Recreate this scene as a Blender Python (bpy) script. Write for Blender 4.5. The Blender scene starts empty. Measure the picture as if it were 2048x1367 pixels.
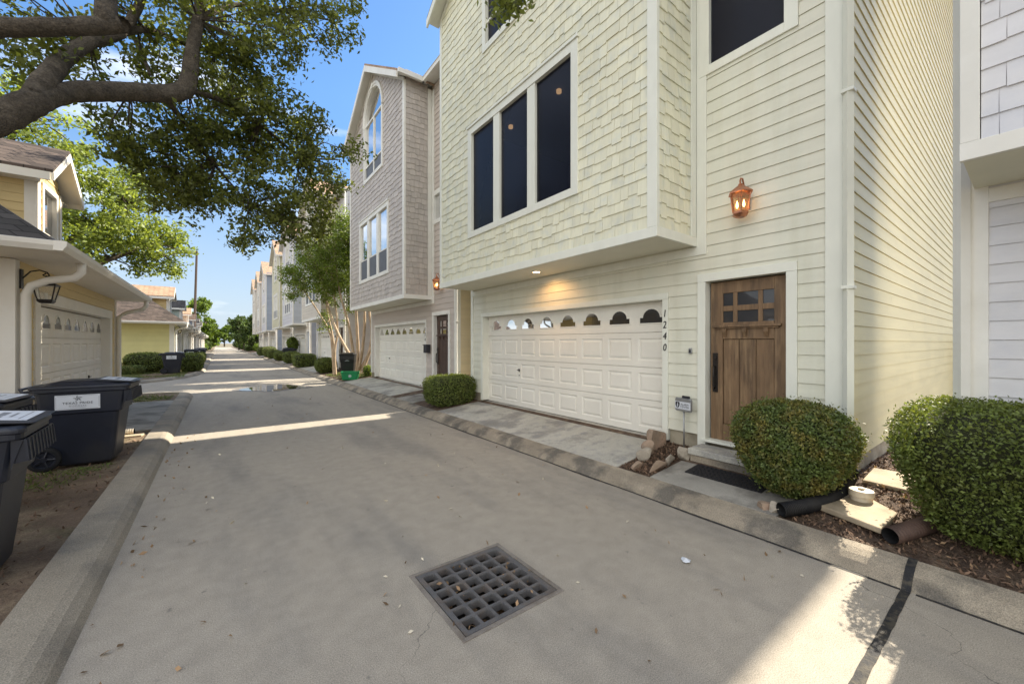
import bpy, math, random
import numpy as np
R = math.radians
scene = bpy.context.scene
col = scene.collection
rnd = random.Random(7)
def parts(name, items, mat, root, bevel=.003):
    for F, *a in items:
        m = MB(); m.fbox(F, *a); m.build(name, mat, root, bevel=bevel)

# ---------------------------------------------------------------- materials
def N(nt, t, **kw):
    n = nt.nodes.new(t)
    for k, v in kw.items():
        if hasattr(n, k): setattr(n, k, v)
    return n
def pm(name, c, rough=.6, var=.12, vs=2.5, tint=None, tamt=.6, ts=.8, tlo=.48, thi=.62, bump=0, bs=60, isl=0,
       metal=0, spec=.4, speck=0, sps=220, stretch=(1, 1, 1), tstretch=(1, 1, 1), tint2=None, t2amt=.5, t2s=5, t2lo=.5, t2hi=.66, trans=0, bd=.01, crack=None):
    m = bpy.data.materials.new(name); m.use_nodes = True
    nt = m.node_tree; L = nt.links.new
    b = nt.nodes['Principled BSDF']
    b.inputs['Roughness'].default_value = rough
    b.inputs['Metallic'].default_value = metal
    b.inputs['Specular IOR Level'].default_value = spec
    tc = N(nt, 'ShaderNodeTexCoord')
    def noise(scale, st=(1, 1, 1), det=6, ro=.6):
        mp = N(nt, 'ShaderNodeMapping'); mp.inputs['Scale'].default_value = st
        L(tc.outputs['Object'], mp.inputs['Vector'])
        n = N(nt, 'ShaderNodeTexNoise'); n.inputs['Scale'].default_value = scale
        n.inputs['Detail'].default_value = det; n.inputs['Roughness'].default_value = ro
        L(mp.outputs[0], n.inputs['Vector']); return n.outputs['Fac']
    def mr(sock, a, bb, lo=.3, hi=.7):
        r = N(nt, 'ShaderNodeMapRange'); r.inputs['From Min'].default_value = lo; r.inputs['From Max'].default_value = hi
        r.inputs['To Min'].default_value = a; r.inputs['To Max'].default_value = bb
        L(sock, r.inputs['Value']); return r.outputs[0]
    rgb = N(nt, 'ShaderNodeRGB'); rgb.outputs[0].default_value = (*c, 1); cs = rgb.outputs[0]
    def mix(fac, a, t):
        x = N(nt, 'ShaderNodeMix', data_type='RGBA'); L(fac, x.inputs[0]); L(a, x.inputs[6]); x.inputs[7].default_value = (*t, 1)
        return x.outputs[2]
    if tint: cs = mix(mr(noise(ts, tstretch), 0, tamt, tlo, thi), cs, tint)
    if tint2: cs = mix(mr(noise(t2s, tstretch), 0, t2amt, t2lo, t2hi), cs, tint2)
    def scl(cs, f):
        v = N(nt, 'ShaderNodeVectorMath', operation='SCALE'); L(cs, v.inputs[0]); L(f, v.inputs['Scale']); return v.outputs[0]
    if var: cs = scl(cs, mr(noise(vs, stretch), 1 - var, 1 + var))
    if speck: cs = scl(cs, mr(noise(sps, (1, 1, 1), 2, .7), 1 - speck, 1 + speck))
    if isl:
        g = N(nt, 'ShaderNodeNewGeometry'); cs = scl(cs, mr(g.outputs['Random Per Island'], 1 - isl, 1 + isl, 0, 1))
    if crack:      # hairline cracks and small oil drips
        wv = N(nt, 'ShaderNodeTexNoise'); wv.inputs['Scale'].default_value = 2.2; wv.inputs['Detail'].default_value = 6; L(tc.outputs['Object'], wv.inputs['Vector'])
        av = N(nt, 'ShaderNodeVectorMath', operation='MULTIPLY_ADD'); L(wv.outputs['Color'], av.inputs[0]); av.inputs[1].default_value = (.9, .9, 0); L(tc.outputs['Object'], av.inputs[2])
        vo = N(nt, 'ShaderNodeTexVoronoi', feature='DISTANCE_TO_EDGE', voronoi_dimensions='2D'); vo.inputs['Scale'].default_value = crack[0]; L(av.outputs[0], vo.inputs['Vector'])
        ln = mr(vo.outputs['Distance'], 1, 0, .0004, .0016); ms = mr(noise(.45, (1, 1, 1), 3), 0, crack[1], .5, .58)
        mu = N(nt, 'ShaderNodeMath', operation='MULTIPLY'); L(ln, mu.inputs[0]); L(ms, mu.inputs[1]); cs = mix(mu.outputs[0], cs, (.06, .055, .05))
        cs = mix(mr(noise(9, (1, 1, 1), 2), 0, .5, .70, .76), cs, (.10, .095, .09))
    L(cs, b.inputs['Base Color'])
    if bump:
        bn = N(nt, 'ShaderNodeBump'); bn.inputs['Strength'].default_value = bump; bn.inputs['Distance'].default_value = bd
        L(noise(bs, stretch, 5, .65), bn.inputs['Height']); L(bn.outputs[0], b.inputs['Normal'])
    if trans:
        t = N(nt, 'ShaderNodeBsdfTranslucent'); v = N(nt, 'ShaderNodeVectorMath', operation='MULTIPLY')
        L(cs, v.inputs[0]); v.inputs[1].default_value = (1.6, 1.5, .7); L(v.outputs[0], t.inputs['Color'])
        mx = N(nt, 'ShaderNodeMixShader'); mx.inputs[0].default_value = trans
        L(b.outputs[0], mx.inputs[1]); L(t.outputs[0], mx.inputs[2])
        L(mx.outputs[0], nt.nodes['Material Output'].inputs['Surface'])
    return m
def emit(name, c, s):
    m = bpy.data.materials.new(name); m.use_nodes = True; b = m.node_tree.nodes['Principled BSDF']
    b.inputs['Base Color'].default_value = (*c, 1); b.inputs['Emission Color'].default_value = (*c, 1); b.inputs['Emission Strength'].default_value = s
    return m
def glassy(name, c, refl=.35, rough=.02, transp=0.0):
    m = bpy.data.materials.new(name); m.use_nodes = True; nt = m.node_tree; L = nt.links.new
    b = nt.nodes['Principled BSDF']; b.inputs['Base Color'].default_value = (*c, 1); b.inputs['Roughness'].default_value = .4
    g = N(nt, 'ShaderNodeBsdfGlossy'); g.inputs['Roughness'].default_value = rough
    lw = N(nt, 'ShaderNodeFresnel'); lw.inputs['IOR'].default_value = 1.5
    ad = N(nt, 'ShaderNodeMath', operation='ADD', use_clamp=True); L(lw.outputs[0], ad.inputs[0]); ad.inputs[1].default_value = refl
    # old float glass is never quite flat
    tc = N(nt, 'ShaderNodeTexCoord'); n = N(nt, 'ShaderNodeTexNoise'); n.inputs['Scale'].default_value = 1.3; L(tc.outputs['Object'], n.inputs['Vector'])
    bn = N(nt, 'ShaderNodeBump'); bn.inputs['Strength'].default_value = .04; bn.inputs['Distance'].default_value = .1; L(n.outputs['Fac'], bn.inputs['Height']); L(bn.outputs[0], g.inputs['Normal'])
    base = b.outputs[0]
    if transp:
        t = N(nt, 'ShaderNodeBsdfTransparent'); m0 = N(nt, 'ShaderNodeMixShader'); m0.inputs[0].default_value = transp
        L(base, m0.inputs[1]); L(t.outputs[0], m0.inputs[2]); base = m0.outputs[0]
    mx = N(nt, 'ShaderNodeMixShader'); L(ad.outputs[0], mx.inputs[0]); L(base, mx.inputs[1]); L(g.outputs[0], mx.inputs[2])
    L(mx.outputs[0], nt.nodes['Material Output'].inputs['Surface']); return m
def roofmat(name, c, v=.35):
    m = bpy.data.materials.new(name); m.use_nodes = True; nt = m.node_tree; L = nt.links.new
    b = nt.nodes['Principled BSDF']; b.inputs['Roughness'].default_value = .9
    tc = N(nt, 'ShaderNodeTexCoord'); sx = N(nt, 'ShaderNodeSeparateXYZ'); L(tc.outputs['Object'], sx.inputs[0])
    ad = N(nt, 'ShaderNodeMath', operation='ADD'); L(sx.outputs[0], ad.inputs[0]); L(sx.outputs[1], ad.inputs[1])
    mu = N(nt, 'ShaderNodeMath', operation='MULTIPLY'); L(sx.outputs[2], mu.inputs[0]); mu.inputs[1].default_value = 1.6
    cb = N(nt, 'ShaderNodeCombineXYZ'); L(ad.outputs[0], cb.inputs[0]); L(mu.outputs[0], cb.inputs[1])
    br = N(nt, 'ShaderNodeTexBrick'); L(cb.outputs[0], br.inputs['Vector'])
    br.inputs['Scale'].default_value = 1; br.inputs['Brick Width'].default_value = .24; br.inputs['Row Height'].default_value = .14
    br.inputs['Mortar Size'].default_value = .008; br.inputs['Bias'].default_value = 0
    br.inputs['Color1'].default_value = (*[x * (1 + v) for x in c], 1); br.inputs['Color2'].default_value = (*[x * (1 - v) for x in c], 1)
    br.inputs['Mortar'].default_value = (*[x * .25 for x in c], 1)
    L(br.outputs['Color'], b.inputs['Base Color'])
    bn = N(nt, 'ShaderNodeBump'); bn.inputs['Strength'].default_value = .6; bn.inputs['Distance'].default_value = .02
    iv = N(nt, 'ShaderNodeMath', operation='SUBTRACT'); iv.inputs[0].default_value = 1; L(br.outputs['Fac'], iv.inputs[1]); L(iv.outputs[0], bn.inputs['Height']); L(bn.outputs[0], b.inputs['Normal'])
    return m

M = {}
M['road'] = pm('road concrete', (.335, .298, .245), .88, .09, 7, tint=(.215, .20, .178), tamt=.65, ts=.45, tstretch=(2.0, .5, 1), tint2=(.37, .33, .27), t2s=1.0, t2amt=.5, bump=.45, bs=120, speck=.36, sps=150, bd=.005, crack=(.3, .75))
M['kerb'] = pm('kerb concrete', (.275, .235, .18), .9, .2, 2.2, tint=(.10, .092, .08), tamt=.8, ts=1.8, tlo=.47, thi=.58, tint2=(.43, .37, .28), t2s=3.1, t2amt=.55, bump=.8, bs=90, speck=.38, sps=140, bd=.008)
M['kerb2'] = pm('grey kerb concrete', (.30, .262, .205), .9, .15, 2.2, tint=(.16, .15, .135), tamt=.6, ts=1.2, bump=.7, bs=100, speck=.4, sps=140, bd=.008)
M['slab'] = pm('driveway concrete', (.42, .405, .355), .85, .14, 1.6, tint=(.20, .19, .175), tamt=.8, ts=1.5, tlo=.48, thi=.60, tint2=(.27, .27, .27), t2s=6, t2amt=.6, bump=.5, bs=90, speck=.26, sps=90, bd=.006)
M['slab2'] = pm('weathered slab', (.30, .285, .25), .9, .18, 2, tint=(.13, .12, .105), tamt=.8, ts=1.6, bump=.5, bs=90, speck=.25, bd=.006)
M['dirt'] = pm('bare dirt', (.15, .105, .070), .95, .3, 1.5, tint=(.26, .20, .13), tamt=.7, ts=2.3, tint2=(.10, .13, .045), t2s=1.1, t2amt=.45, t2lo=.55, bump=1, bs=35, speck=.35, sps=90, bd=.03)
M['mulch'] = pm('mulch soil', (.10, .065, .045), .95, .35, 5, tint=(.20, .145, .10), tamt=.7, ts=6, bump=1, bs=60, speck=.4, sps=110, bd=.03)
M['tar'] = pm('tar joint', (.02, .02, .022), .75, .3, 12, tint=(.10, .085, .06), tamt=.6, ts=14, bump=.8, bs=60, bd=.01)
M['sage'] = pm('sage cream paint', (.705, .695, .585), .55, .05, 1.2, tint=(.63, .655, .56), tamt=.35, ts=.9, tint2=(.55, .54, .42), t2s=1.1, t2amt=.35, tstretch=(3, 3, .3), bump=.22, bs=30, stretch=(.6, .6, 6), bd=.004, isl=.02)
M['sageshingle'] = pm('sage cream shingle paint', (.735, .72, .56), .6, .06, 2, tint=(.60, .63, .575), tamt=.5, ts=5.2, tlo=.48, thi=.64, bump=.3, bs=26, stretch=(9, 9, .8), isl=.07, bd=.004)
M['trimgreen'] = pm('pale sage trim paint', (.75, .76, .68), .5, .04, 2, bump=.15, bs=30, stretch=(3, 3, 1), bd=.003)
M['trim'] = pm('off white trim paint', (.77, .76, .71), .5, .05, 2, tint=(.60, .58, .50), tamt=.25, ts=1.4, bump=.12, bs=30, bd=.003)
M['pink'] = pm('taupe pink paint', (.54, .48, .43), .6, .06, 1.6, bump=.2, bs=30, stretch=(.6, .6, 6), isl=.05, bd=.004)
M['pinkshingle'] = pm('taupe pink shingle paint', (.495, .452, .415), .6, .07, 2, tint=(.41, .375, .355), tamt=.5, ts=3, bump=.3, bs=26, stretch=(9, 9, .8), isl=.08, bd=.004)
M['cream'] = pm('cream siding paint', (.74, .63, .43), .6, .05, 1.6, bump=.2, bs=30, stretch=(.6, .6, 6), isl=.04)
M['lav'] = pm('lavender grey paint', (.66, .655, .67), .6, .05, 1.4, tint=(.56, .58, .64), tamt=.5, ts=1.6, bump=.25, bs=26, stretch=(1.5, 1.5, 5), isl=.05, bd=.004)
M['grey'] = pm('pale grey paint', (.58, .57, .58), .6, .06, 1.4, isl=.06, bump=.2, bs=26, bd=.004)
M['blue'] = pm('slate blue paint', (.30, .35, .44), .6, .06, 1.4, isl=.06, bump=.2, bs=26, bd=.004)
M['olive'] = pm('olive cream paint', (.55, .52, .36), .6, .06, 1.4, isl=.07, bump=.2, bs=26, bd=.004)
M['tan'] = pm('tan paint', (.58, .53, .45), .6, .06, 1.4, isl=.06, bump=.2, bs=26, bd=.004)
M['soffit'] = pm('soffit paint', (.72, .70, .58), .6, .05, 1.5)
M['found'] = pm('foundation concrete', (.36, .32, .24), .9, .2, 2.5, tint=(.20, .17, .12), tamt=.7, ts=2.2, bump=.5, bs=70, speck=.2, bd=.006)
M['gdoor'] = pm('white garage door paint', (.79, .77, .70), .45, .04, 1.2, tint=(.70, .68, .62), tamt=.35, ts=1.8, bump=.05, bs=40)
M['agedwhite'] = pm('aged cream paint', (.76, .72, .64), .55, .08, 1.5, tint=(.58, .52, .43), tamt=.4, ts=1.5, bump=.1, bs=30)
M['yellow'] = pm('yellow siding paint', (.66, .51, .25), .6, .07, 1.6, bump=.2, bs=26, stretch=(.6, .6, 6), isl=.05, bd=.004)
M['lemon'] = pm('lemon siding paint', (.66, .62, .30), .6, .06, 1.6, bump=.2, bs=26, isl=.05, bd=.004)
M['teal'] = pm('pale teal paint', (.42, .50, .46), .6, .06, 1.6, isl=.05)
M['wood'] = pm('weathered stained wood', (.185, .115, .062), .55, .22, 6, tint=(.105, .067, .039), tamt=.85, ts=2.2, tstretch=(4, 4, .5), tint2=(.33, .22, .12), t2s=3, t2amt=.55, bump=.25, bs=22, stretch=(7, 7, .45), bd=.004)
M['darkwood'] = pm('dark stained wood', (.075, .045, .032), .5, .25, 6, stretch=(7, 7, .45), bump=.2, bs=22, bd=.004)
M['fence'] = pm('fence wood', (.20, .15, .11), .85, .3, 5, stretch=(6, 6, .4), bump=.3, bs=20, isl=.15)
M['bronze'] = pm('dark bronze', (.035, .030, .028), .4, .2, 20, metal=.7, bump=.1, bs=60)
M['copper'] = pm('copper', (.52, .22, .12), .35, .25, 14, tint=(.22, .10, .07), tamt=.6, ts=12, metal=.85, bump=.15, bs=50)
M['steel'] = pm('grey metal', (.35, .36, .37), .4, .15, 10, metal=.7)
M['screen'] = pm('dark solar screen', (.011, .012, .021), .28, .25, 1.2, spec=.2, stretch=(1, 1, .4))
_nt = M['screen'].node_tree; _t = N(_nt, 'ShaderNodeBsdfTransparent'); _m = N(_nt, 'ShaderNodeMixShader'); _m.inputs[0].default_value = .16
_nt.links.new(_nt.nodes['Principled BSDF'].outputs[0], _m.inputs[1]); _nt.links.new(_t.outputs[0], _m.inputs[2]); _nt.links.new(_m.outputs[0], _nt.nodes['Material Output'].inputs['Surface'])
M['dglass'] = glassy('dark glass', (.012, .012, .015), .0, .02)
M['sglass'] = glassy('sky reflecting glass', (.02, .022, .03), .42, .01)
M['sash'] = pm('grey screen', (.12, .13, .15), .6, .1, 3)
M['bulb'] = emit('warm bulb', (1, .66, .28), 5)
M['amber'] = pm('amber glass', (.78, .56, .33), .2, .1, 8)
_b = M['amber'].node_tree.nodes['Principled BSDF']; _b.inputs['Transmission Weight'].default_value = .75; _b.inputs['Roughness'].default_value = .08
_b.inputs['IOR'].default_value = 1.1
M['clear'] = pm('seeded glass', (.8, .76, .66), .15, .05, 8)
_b = M['clear'].node_tree.nodes['Principled BSDF']; _b.inputs['Transmission Weight'].default_value = .8; _b.inputs['IOR'].default_value = 1.1
M['downlight'] = emit('downlight', (1, .80, .50), 10)
M['room'] = pm('dim room', (.10, .09, .085), .9, .1, 1)
M['roomlight'] = emit('room ceiling lamp', (1, .6, .28), .9)
M['roof'] = roofmat('brown roof shingles', (.075, .056, .046), .45)
M['roofdark'] = roofmat('charcoal roof shingles', (.055, .05, .048))
M['rooftan'] = roofmat('tan roof shingles', (.38, .25, .165), .18)
M['binblue'] = pm('navy bin plastic', (.012, .015, .026), .42, .2, 3, tint=(.03, .029, .03), tamt=.5, ts=2, bump=.08, bs=120, spec=.5)
M['binblack'] = pm('black bin plastic', (.012, .012, .012), .42, .2, 3, bump=.06, bs=120)
M['binbrown'] = pm('brown bin plastic', (.06, .028, .020), .5, .2, 3)
M['green'] = pm('green crate plastic', (.012, .21, .075), .4, .1, 3)
M['sticker'] = pm('white sticker', (.62, .65, .70), .5, .06, 6)
M['ink'] = pm('black ink', (.03, .03, .035), .6, .05, 5)
M['inkgrey'] = pm('grey ink', (.22, .23, .25), .6, .05, 5)
M['rubber'] = pm('black rubber', (.014, .014, .015), .8, .2, 8, bump=.4, bs=90, bd=.004)
M['mat'] = pm('rubber mat', (.010, .010, .013), .65, .2, 12, bump=.5, bs=60, speck=.2)
M['iron'] = pm('cast iron', (.135, .132, .134), .6, .2, 6, tint=(.16, .12, .09), tamt=.5, ts=7, bump=.5, bs=130, metal=.35, speck=.25, sps=200, bd=.004)
M['pit'] = pm('drain pit', (.05, .045, .04), .95, .3, 8, bump=.5, bs=30)
M['pipeblk'] = pm('black corrugated plastic', (.009, .009, .010), .6, .2, 6, spec=.2, tint=(.03, .027, .024), tamt=.4, ts=5)
M['pipebrn'] = pm('brown corrugated plastic', (.055, .033, .025), .6, .25, 6, tint=(.10, .06, .045), tamt=.6, ts=5)
M['pvc'] = pm('white plastic', (.70, .62, .48), .45, .1, 4, tint=(.45, .33, .2), tamt=.4, ts=5)
M['paver'] = pm('sandstone paver', (.40, .33, .23), .9, .2, 4, tint=(.25, .2, .14), tamt=.6, ts=3, bump=.5, bs=60, bd=.008)
M['sagewarmlit'] = pm('sage paint with bounce light', (.70, .635, .385), .55, .06, 1.2, tint=(.60, .55, .34), tamt=.35, ts=.7, bump=.22, bs=30, stretch=(.6, .6, 6), bd=.004, isl=.03)  # passage wall: same sage paint with warm bounce light put into the colour
M['ironframe'] = pm('rusty iron frame', (.215, .19, .165), .75, .2, 6, tint=(.14, .115, .09), tamt=.6, ts=7, bump=.5, bs=130, speck=.3, sps=200, bd=.004)
M['bluegrey'] = pm('blue grey paint', (.43, .46, .51), .6, .06, 1.4, isl=.06)
M['palelitter'] = pm('bleached leaves', (.55, .49, .38), .8, .2, 9, isl=.3)
M['rockpale'] = pm('pale garden rock', (.42, .37, .30), .9, .25, 5, tint=(.22, .19, .15), tamt=.6, ts=6, bump=.8, bs=30, bd=.02)
M['rock'] = pm('garden rock', (.34, .255, .185), .9, .25, 5, tint=(.45, .30, .22), tamt=.7, ts=4, tint2=(.16, .13, .10), t2s=9, t2amt=.7, bump=.8, bs=30, bd=.02)
M['bark'] = pm('oak bark', (.12, .098, .072), .95, .4, 9, tint=(.05, .041, .031), tamt=.75, ts=48, tlo=.42, thi=.60, tint2=(.17, .145, .11), t2s=4, t2amt=.4, bump=1, bs=42, bd=.05)
M['crapebark'] = pm('smooth tan bark', (.43, .32, .21), .7, .2, 4, tint=(.66, .55, .41), tamt=.7, ts=3, tstretch=(3, 3, .6), tint2=(.25, .15, .09), t2s=5, t2amt=.5, bump=.2, bs=20)
M['oakleaf'] = pm('oak leaf', (.13, .155, .038), .5, .3, .9, isl=.5, trans=.48, spec=.5)
M['ltleaf'] = pm('pale green leaf', (.20, .255, .055), .5, .25, .6, isl=.45, trans=.45)
M['crapeleaf'] = pm('myrtle leaf', (.155, .215, .042), .45, .25, 1.2, isl=.45, trans=.48)
M['boxleaf'] = pm('boxwood leaf', (.105, .148, .034), .55, .2, 3, tint=(.20, .155, .035), tamt=.75, ts=6, tlo=.45, thi=.62, isl=.45, trans=.25, spec=.5)
M['hedgeleaf'] = pm('hedge leaf', (.125, .165, .036), .55, .2, 3, tint=(.13, .13, .03), tamt=.4, ts=5, isl=.45, trans=.28, spec=.5)
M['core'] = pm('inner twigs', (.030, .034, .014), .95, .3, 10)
M['farleaf'] = pm('far leaf', (.070, .11, .028), .6, .25, .4, isl=.4, trans=.3)
M['farleaf2'] = pm('far bright leaf', (.125, .19, .030), .6, .2, .4, isl=.4, trans=.4)
M['grass'] = pm('grass', (.10, .14, .035), .7, .25, 3, tint=(.20, .18, .07), tamt=.5, ts=4, isl=.4, trans=.2)
M['litter'] = pm('dry leaves', (.27, .175, .10), .8, .2, 9, isl=.55, trans=.1)
M['chips'] = pm('mulch chips', (.15, .095, .062), .9, .2, 9, isl=.7)
M['pole'] = pm('utility pole wood', (.085, .06, .045), .9, .25, 4, stretch=(5, 5, .3))
M['ground'] = pm('far ground', (.16, .14, .09), .95, .2, .3)
_w = bpy.data.materials.new('puddle water'); _w.use_nodes = True; _b = _w.node_tree.nodes['Principled BSDF']
_b.inputs['Base Color'].default_value = (.04, .038, .034, 1); _b.inputs['Roughness'].default_value = .015; _b.inputs['Specular IOR Level'].default_value = 1.0
M['water'] = _w
M['wet'] = pm('damp concrete', (.17, .155, .135), .6, .15, 1.2, speck=.15)

# ---------------------------------------------------------------- mesh building
class Fr:      # a wall frame: u along the wall, n outward, z up
    def __init__(s, ox, oy, u, n): s.o, s.u, s.n = (ox, oy), u, n
    def p(s, u, n, z): return (s.o[0] + u * s.u[0] + n * s.n[0], s.o[1] + u * s.u[1] + n * s.n[1], z)
def root_loc(o):
    x = y = z = 0.0
    while o is not None:
        x += o.location[0]; y += o.location[1]; z += o.location[2]; o = o.parent
    return x, y, z
class MB:
    def __init__(s): s.v = []; s.f = []
    def add(s, vs, fs):
        k = len(s.v); s.v.extend(vs); s.f.extend([tuple(i + k for i in f) for f in fs])
    def hexa(s, p): s.add(p, [(0, 3, 2, 1), (4, 5, 6, 7), (0, 1, 5, 4), (1, 2, 6, 5), (2, 3, 7, 6), (3, 0, 4, 7)])
    def box(s, x0, x1, y0, y1, z0, z1):
        s.hexa([(x0, y0, z0), (x1, y0, z0), (x1, y1, z0), (x0, y1, z0), (x0, y0, z1), (x1, y0, z1), (x1, y1, z1), (x0, y1, z1)])
    def fbox(s, F, u0, u1, n0, n1, z0, z1):
        s.hexa([F.p(u0, n0, z0), F.p(u1, n0, z0), F.p(u1, n1, z0), F.p(u0, n1, z0), F.p(u0, n0, z1), F.p(u1, n0, z1), F.p(u1, n1, z1), F.p(u0, n1, z1)])
    def quad(s, a, b, c, d): s.add([a, b, c, d], [(0, 1, 2, 3)])
    def poly(s, ps): s.add(ps, [tuple(range(len(ps)))])
    def prism(s, ps, d):      # polygon ps swept by vector d
        n = len(ps); q = [(p[0] + d[0], p[1] + d[1], p[2] + d[2]) for p in ps]
        s.add(ps + q, [tuple(range(n))[::-1], tuple(range(n, 2 * n))] + [(i, (i + 1) % n, n + (i + 1) % n, n + i) for i in range(n)])
    def tube(s, pts, rad, seg=8, cap=True):
        P = [np.array(p, float) for p in pts]; n = len(P)
        if not hasattr(rad, '__len__'): rad = [rad] * n
        up = np.array((0, 0, 1.0)); k0 = len(s.v); a = None
        for i in range(n):
            t = P[min(i + 1, n - 1)] - P[max(i - 1, 0)]; t = t / (np.linalg.norm(t) + 1e-9)
            if a is None:
                a = np.cross(t, up)
                if np.linalg.norm(a) < .05: a = np.cross(t, (1, 0, 0))
            a = a - t * a.dot(t); a /= np.linalg.norm(a) + 1e-9; b = np.cross(t, a)
            for j in range(seg):
                th = 2 * math.pi * j / seg
                s.v.append(tuple(P[i] + rad[i] * (math.cos(th) * a + math.sin(th) * b)))
        for i in range(n - 1):
            for j in range(seg):
                q = k0 + i * seg; j2 = (j + 1) % seg
                s.f.append((q + j, q + j2, q + seg + j2, q + seg + j))
        if cap:
            s.f.append(tuple(range(k0, k0 + seg))[::-1]); s.f.append(tuple(range(k0 + (n - 1) * seg, k0 + n * seg)))
    def loft(s, secs, cap=True):
        n = len(secs[0]); k0 = len(s.v)
        for q in secs: s.v.extend(q)
        for i in range(len(secs) - 1):
            for j in range(n):
                a = k0 + i * n; j2 = (j + 1) % n
                s.f.append((a + j, a + j2, a + n + j2, a + n + j))
        if cap:
            s.f.append(tuple(range(k0, k0 + n))[::-1]); s.f.append(tuple(range(k0 + (len(secs) - 1) * n, k0 + len(secs) * n)))
    def build(s, name, mat, parent=None, smooth=False, bevel=0, label=None, local=False):
        me = bpy.data.meshes.new(name)
        o = (0, 0, 0) if local else root_loc(parent)
        me.from_pydata([(a - o[0], b - o[1], c - o[2]) for a, b, c in s.v], [], s.f); me.update()
        me.materials.append(M[mat] if isinstance(mat, str) else mat)
        if smooth:
            me.polygons.foreach_set('use_smooth', [True] * len(me.polygons))
        ob = bpy.data.objects.new(name, me); col.objects.link(ob); ob.parent = parent
        if bevel:
            b = ob.modifiers.new('bevel', 'BEVEL'); b.width = bevel; b.segments = 2; b.limit_method = 'ANGLE'
        if label: ob['label'] = label
        return ob
def tag(o, label=None, cat=None, group=None, kind=None):
    for k, v in (('label', label), ('category', cat), ('group', group), ('kind', kind)):
        if v: o[k] = v
    return o
def thing(name, label, cat, loc=(0, 0, 0), rz=0, group=None):
    o = bpy.data.objects.new(name, None); col.objects.link(o); o.location = loc; o.rotation_euler = (0, 0, rz)
    o.empty_display_size = .2
    return tag(o, label, cat, group)
def struct(name, mb, mat, **k): return tag(mb.build(name, mat, **k), kind='structure')
def dup(root, loc, rz, label=None, group=None):
    def cp(o, par):
        c = o.copy(); col.objects.link(c); c.parent = par
        for ch in o.children: cp(ch, c)
        return c
    r = cp(root, None); r.location = loc; r.rotation_euler = (0, 0, rz)
    if label: r['label'] = label
    if group: r['group'] = group
    return r
def text(sx, name, mat, parent, org, right, up, size, depth=.004, shear=0, local=False, align='CENTER', space=1.0):
    cu = bpy.data.curves.new(name, 'FONT'); cu.body = sx; cu.size = size; cu.align_x = align; cu.align_y = 'CENTER'; cu.shear = shear; cu.space_character = space
    cu.resolution_u = 3
    ob = bpy.data.objects.new(name, cu); col.objects.link(ob)
    bpy.context.view_layer.update()
    me = bpy.data.meshes.new_from_object(ob.evaluated_get(bpy.context.evaluated_depsgraph_get()))
    col.objects.unlink(ob); bpy.data.objects.remove(ob)
    r = np.array(right, float); u = np.array(up, float); n = np.cross(r, u); o = np.array(org, float)
    mb = MB(); vs = [tuple(o + r * v.co.x + u * v.co.y + n * .002) for v in me.vertices]; fs = [tuple(p.vertices) for p in me.polygons]
    mb.add(vs, fs)
    if depth:
        mb.add([tuple(np.array(v) - n * depth * 0 + n * depth) for v in vs], fs)
        ec = {}
        for f in fs:
            for i in range(len(f)):
                e = (f[i], f[(i + 1) % len(f)]); k = tuple(sorted(e)); ec.setdefault(k, []).append(e)
        m = len(vs)
        mb.f.extend([(e[0][0], e[0][1], e[0][1] + m, e[0][0] + m) for e in ec.values() if len(e) == 1])
    return mb.build(name, mat, parent, local=local)

def subr(r, holes):
    out = [r]
    for h in holes:
        nxt = []
        for (a, b, c, d) in out:
            ha, hb, hc, hd = max(a, h[0]), min(b, h[1]), max(c, h[2]), min(d, h[3])
            if ha >= hb or hc >= hd: nxt.append((a, b, c, d)); continue
            if a < ha: nxt.append((a, ha, c, d))
            if hb < b: nxt.append((hb, b, c, d))
            if c < hc: nxt.append((ha, hb, c, hc))
            if hd < d: nxt.append((ha, hb, hd, d))
        out = nxt
    return out
def lap(mb, F, u0, u1, z0, z1, holes=(), e=.162, pr=.0125, top=None):
    z = z0; r2 = random.Random(int(u0 * 100 + z0 * 10 + u1))
    while z < z1 - .01:
        zt = min(z + e, z1); a, b = u0, u1
        if top:
            iv = top(z + e * .6)
            if iv is None: break
            a, b = max(u0, iv[0]), min(u1, iv[1])
        # butt joints now and then so that boards are separate islands
        cuts = [a]
        x = a + r2.uniform(1.2, 3.6)
        while x < b - .6: cuts.append(x); x += 3.66
        cuts.append(b)
        for ca, cb in zip(cuts, cuts[1:]):
            for (p, q, c, d) in subr((ca, cb, z, zt), holes):
                f = lambda zz: pr * (1 - (zz - z) / e) + .002
                vs = [F.p(p, f(c), c), F.p(q - .0015, f(c), c), F.p(q - .0015, f(d), d), F.p(p, f(d), d)]
                if abs(c - z) < 1e-5: mb.add(vs + [F.p(p, 0, c + .002), F.p(q - .0015, 0, c + .002)], [(0, 1, 2, 3), (4, 5, 1, 0)])
                else: mb.add(vs, [(0, 1, 2, 3)])
        z += e
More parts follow.
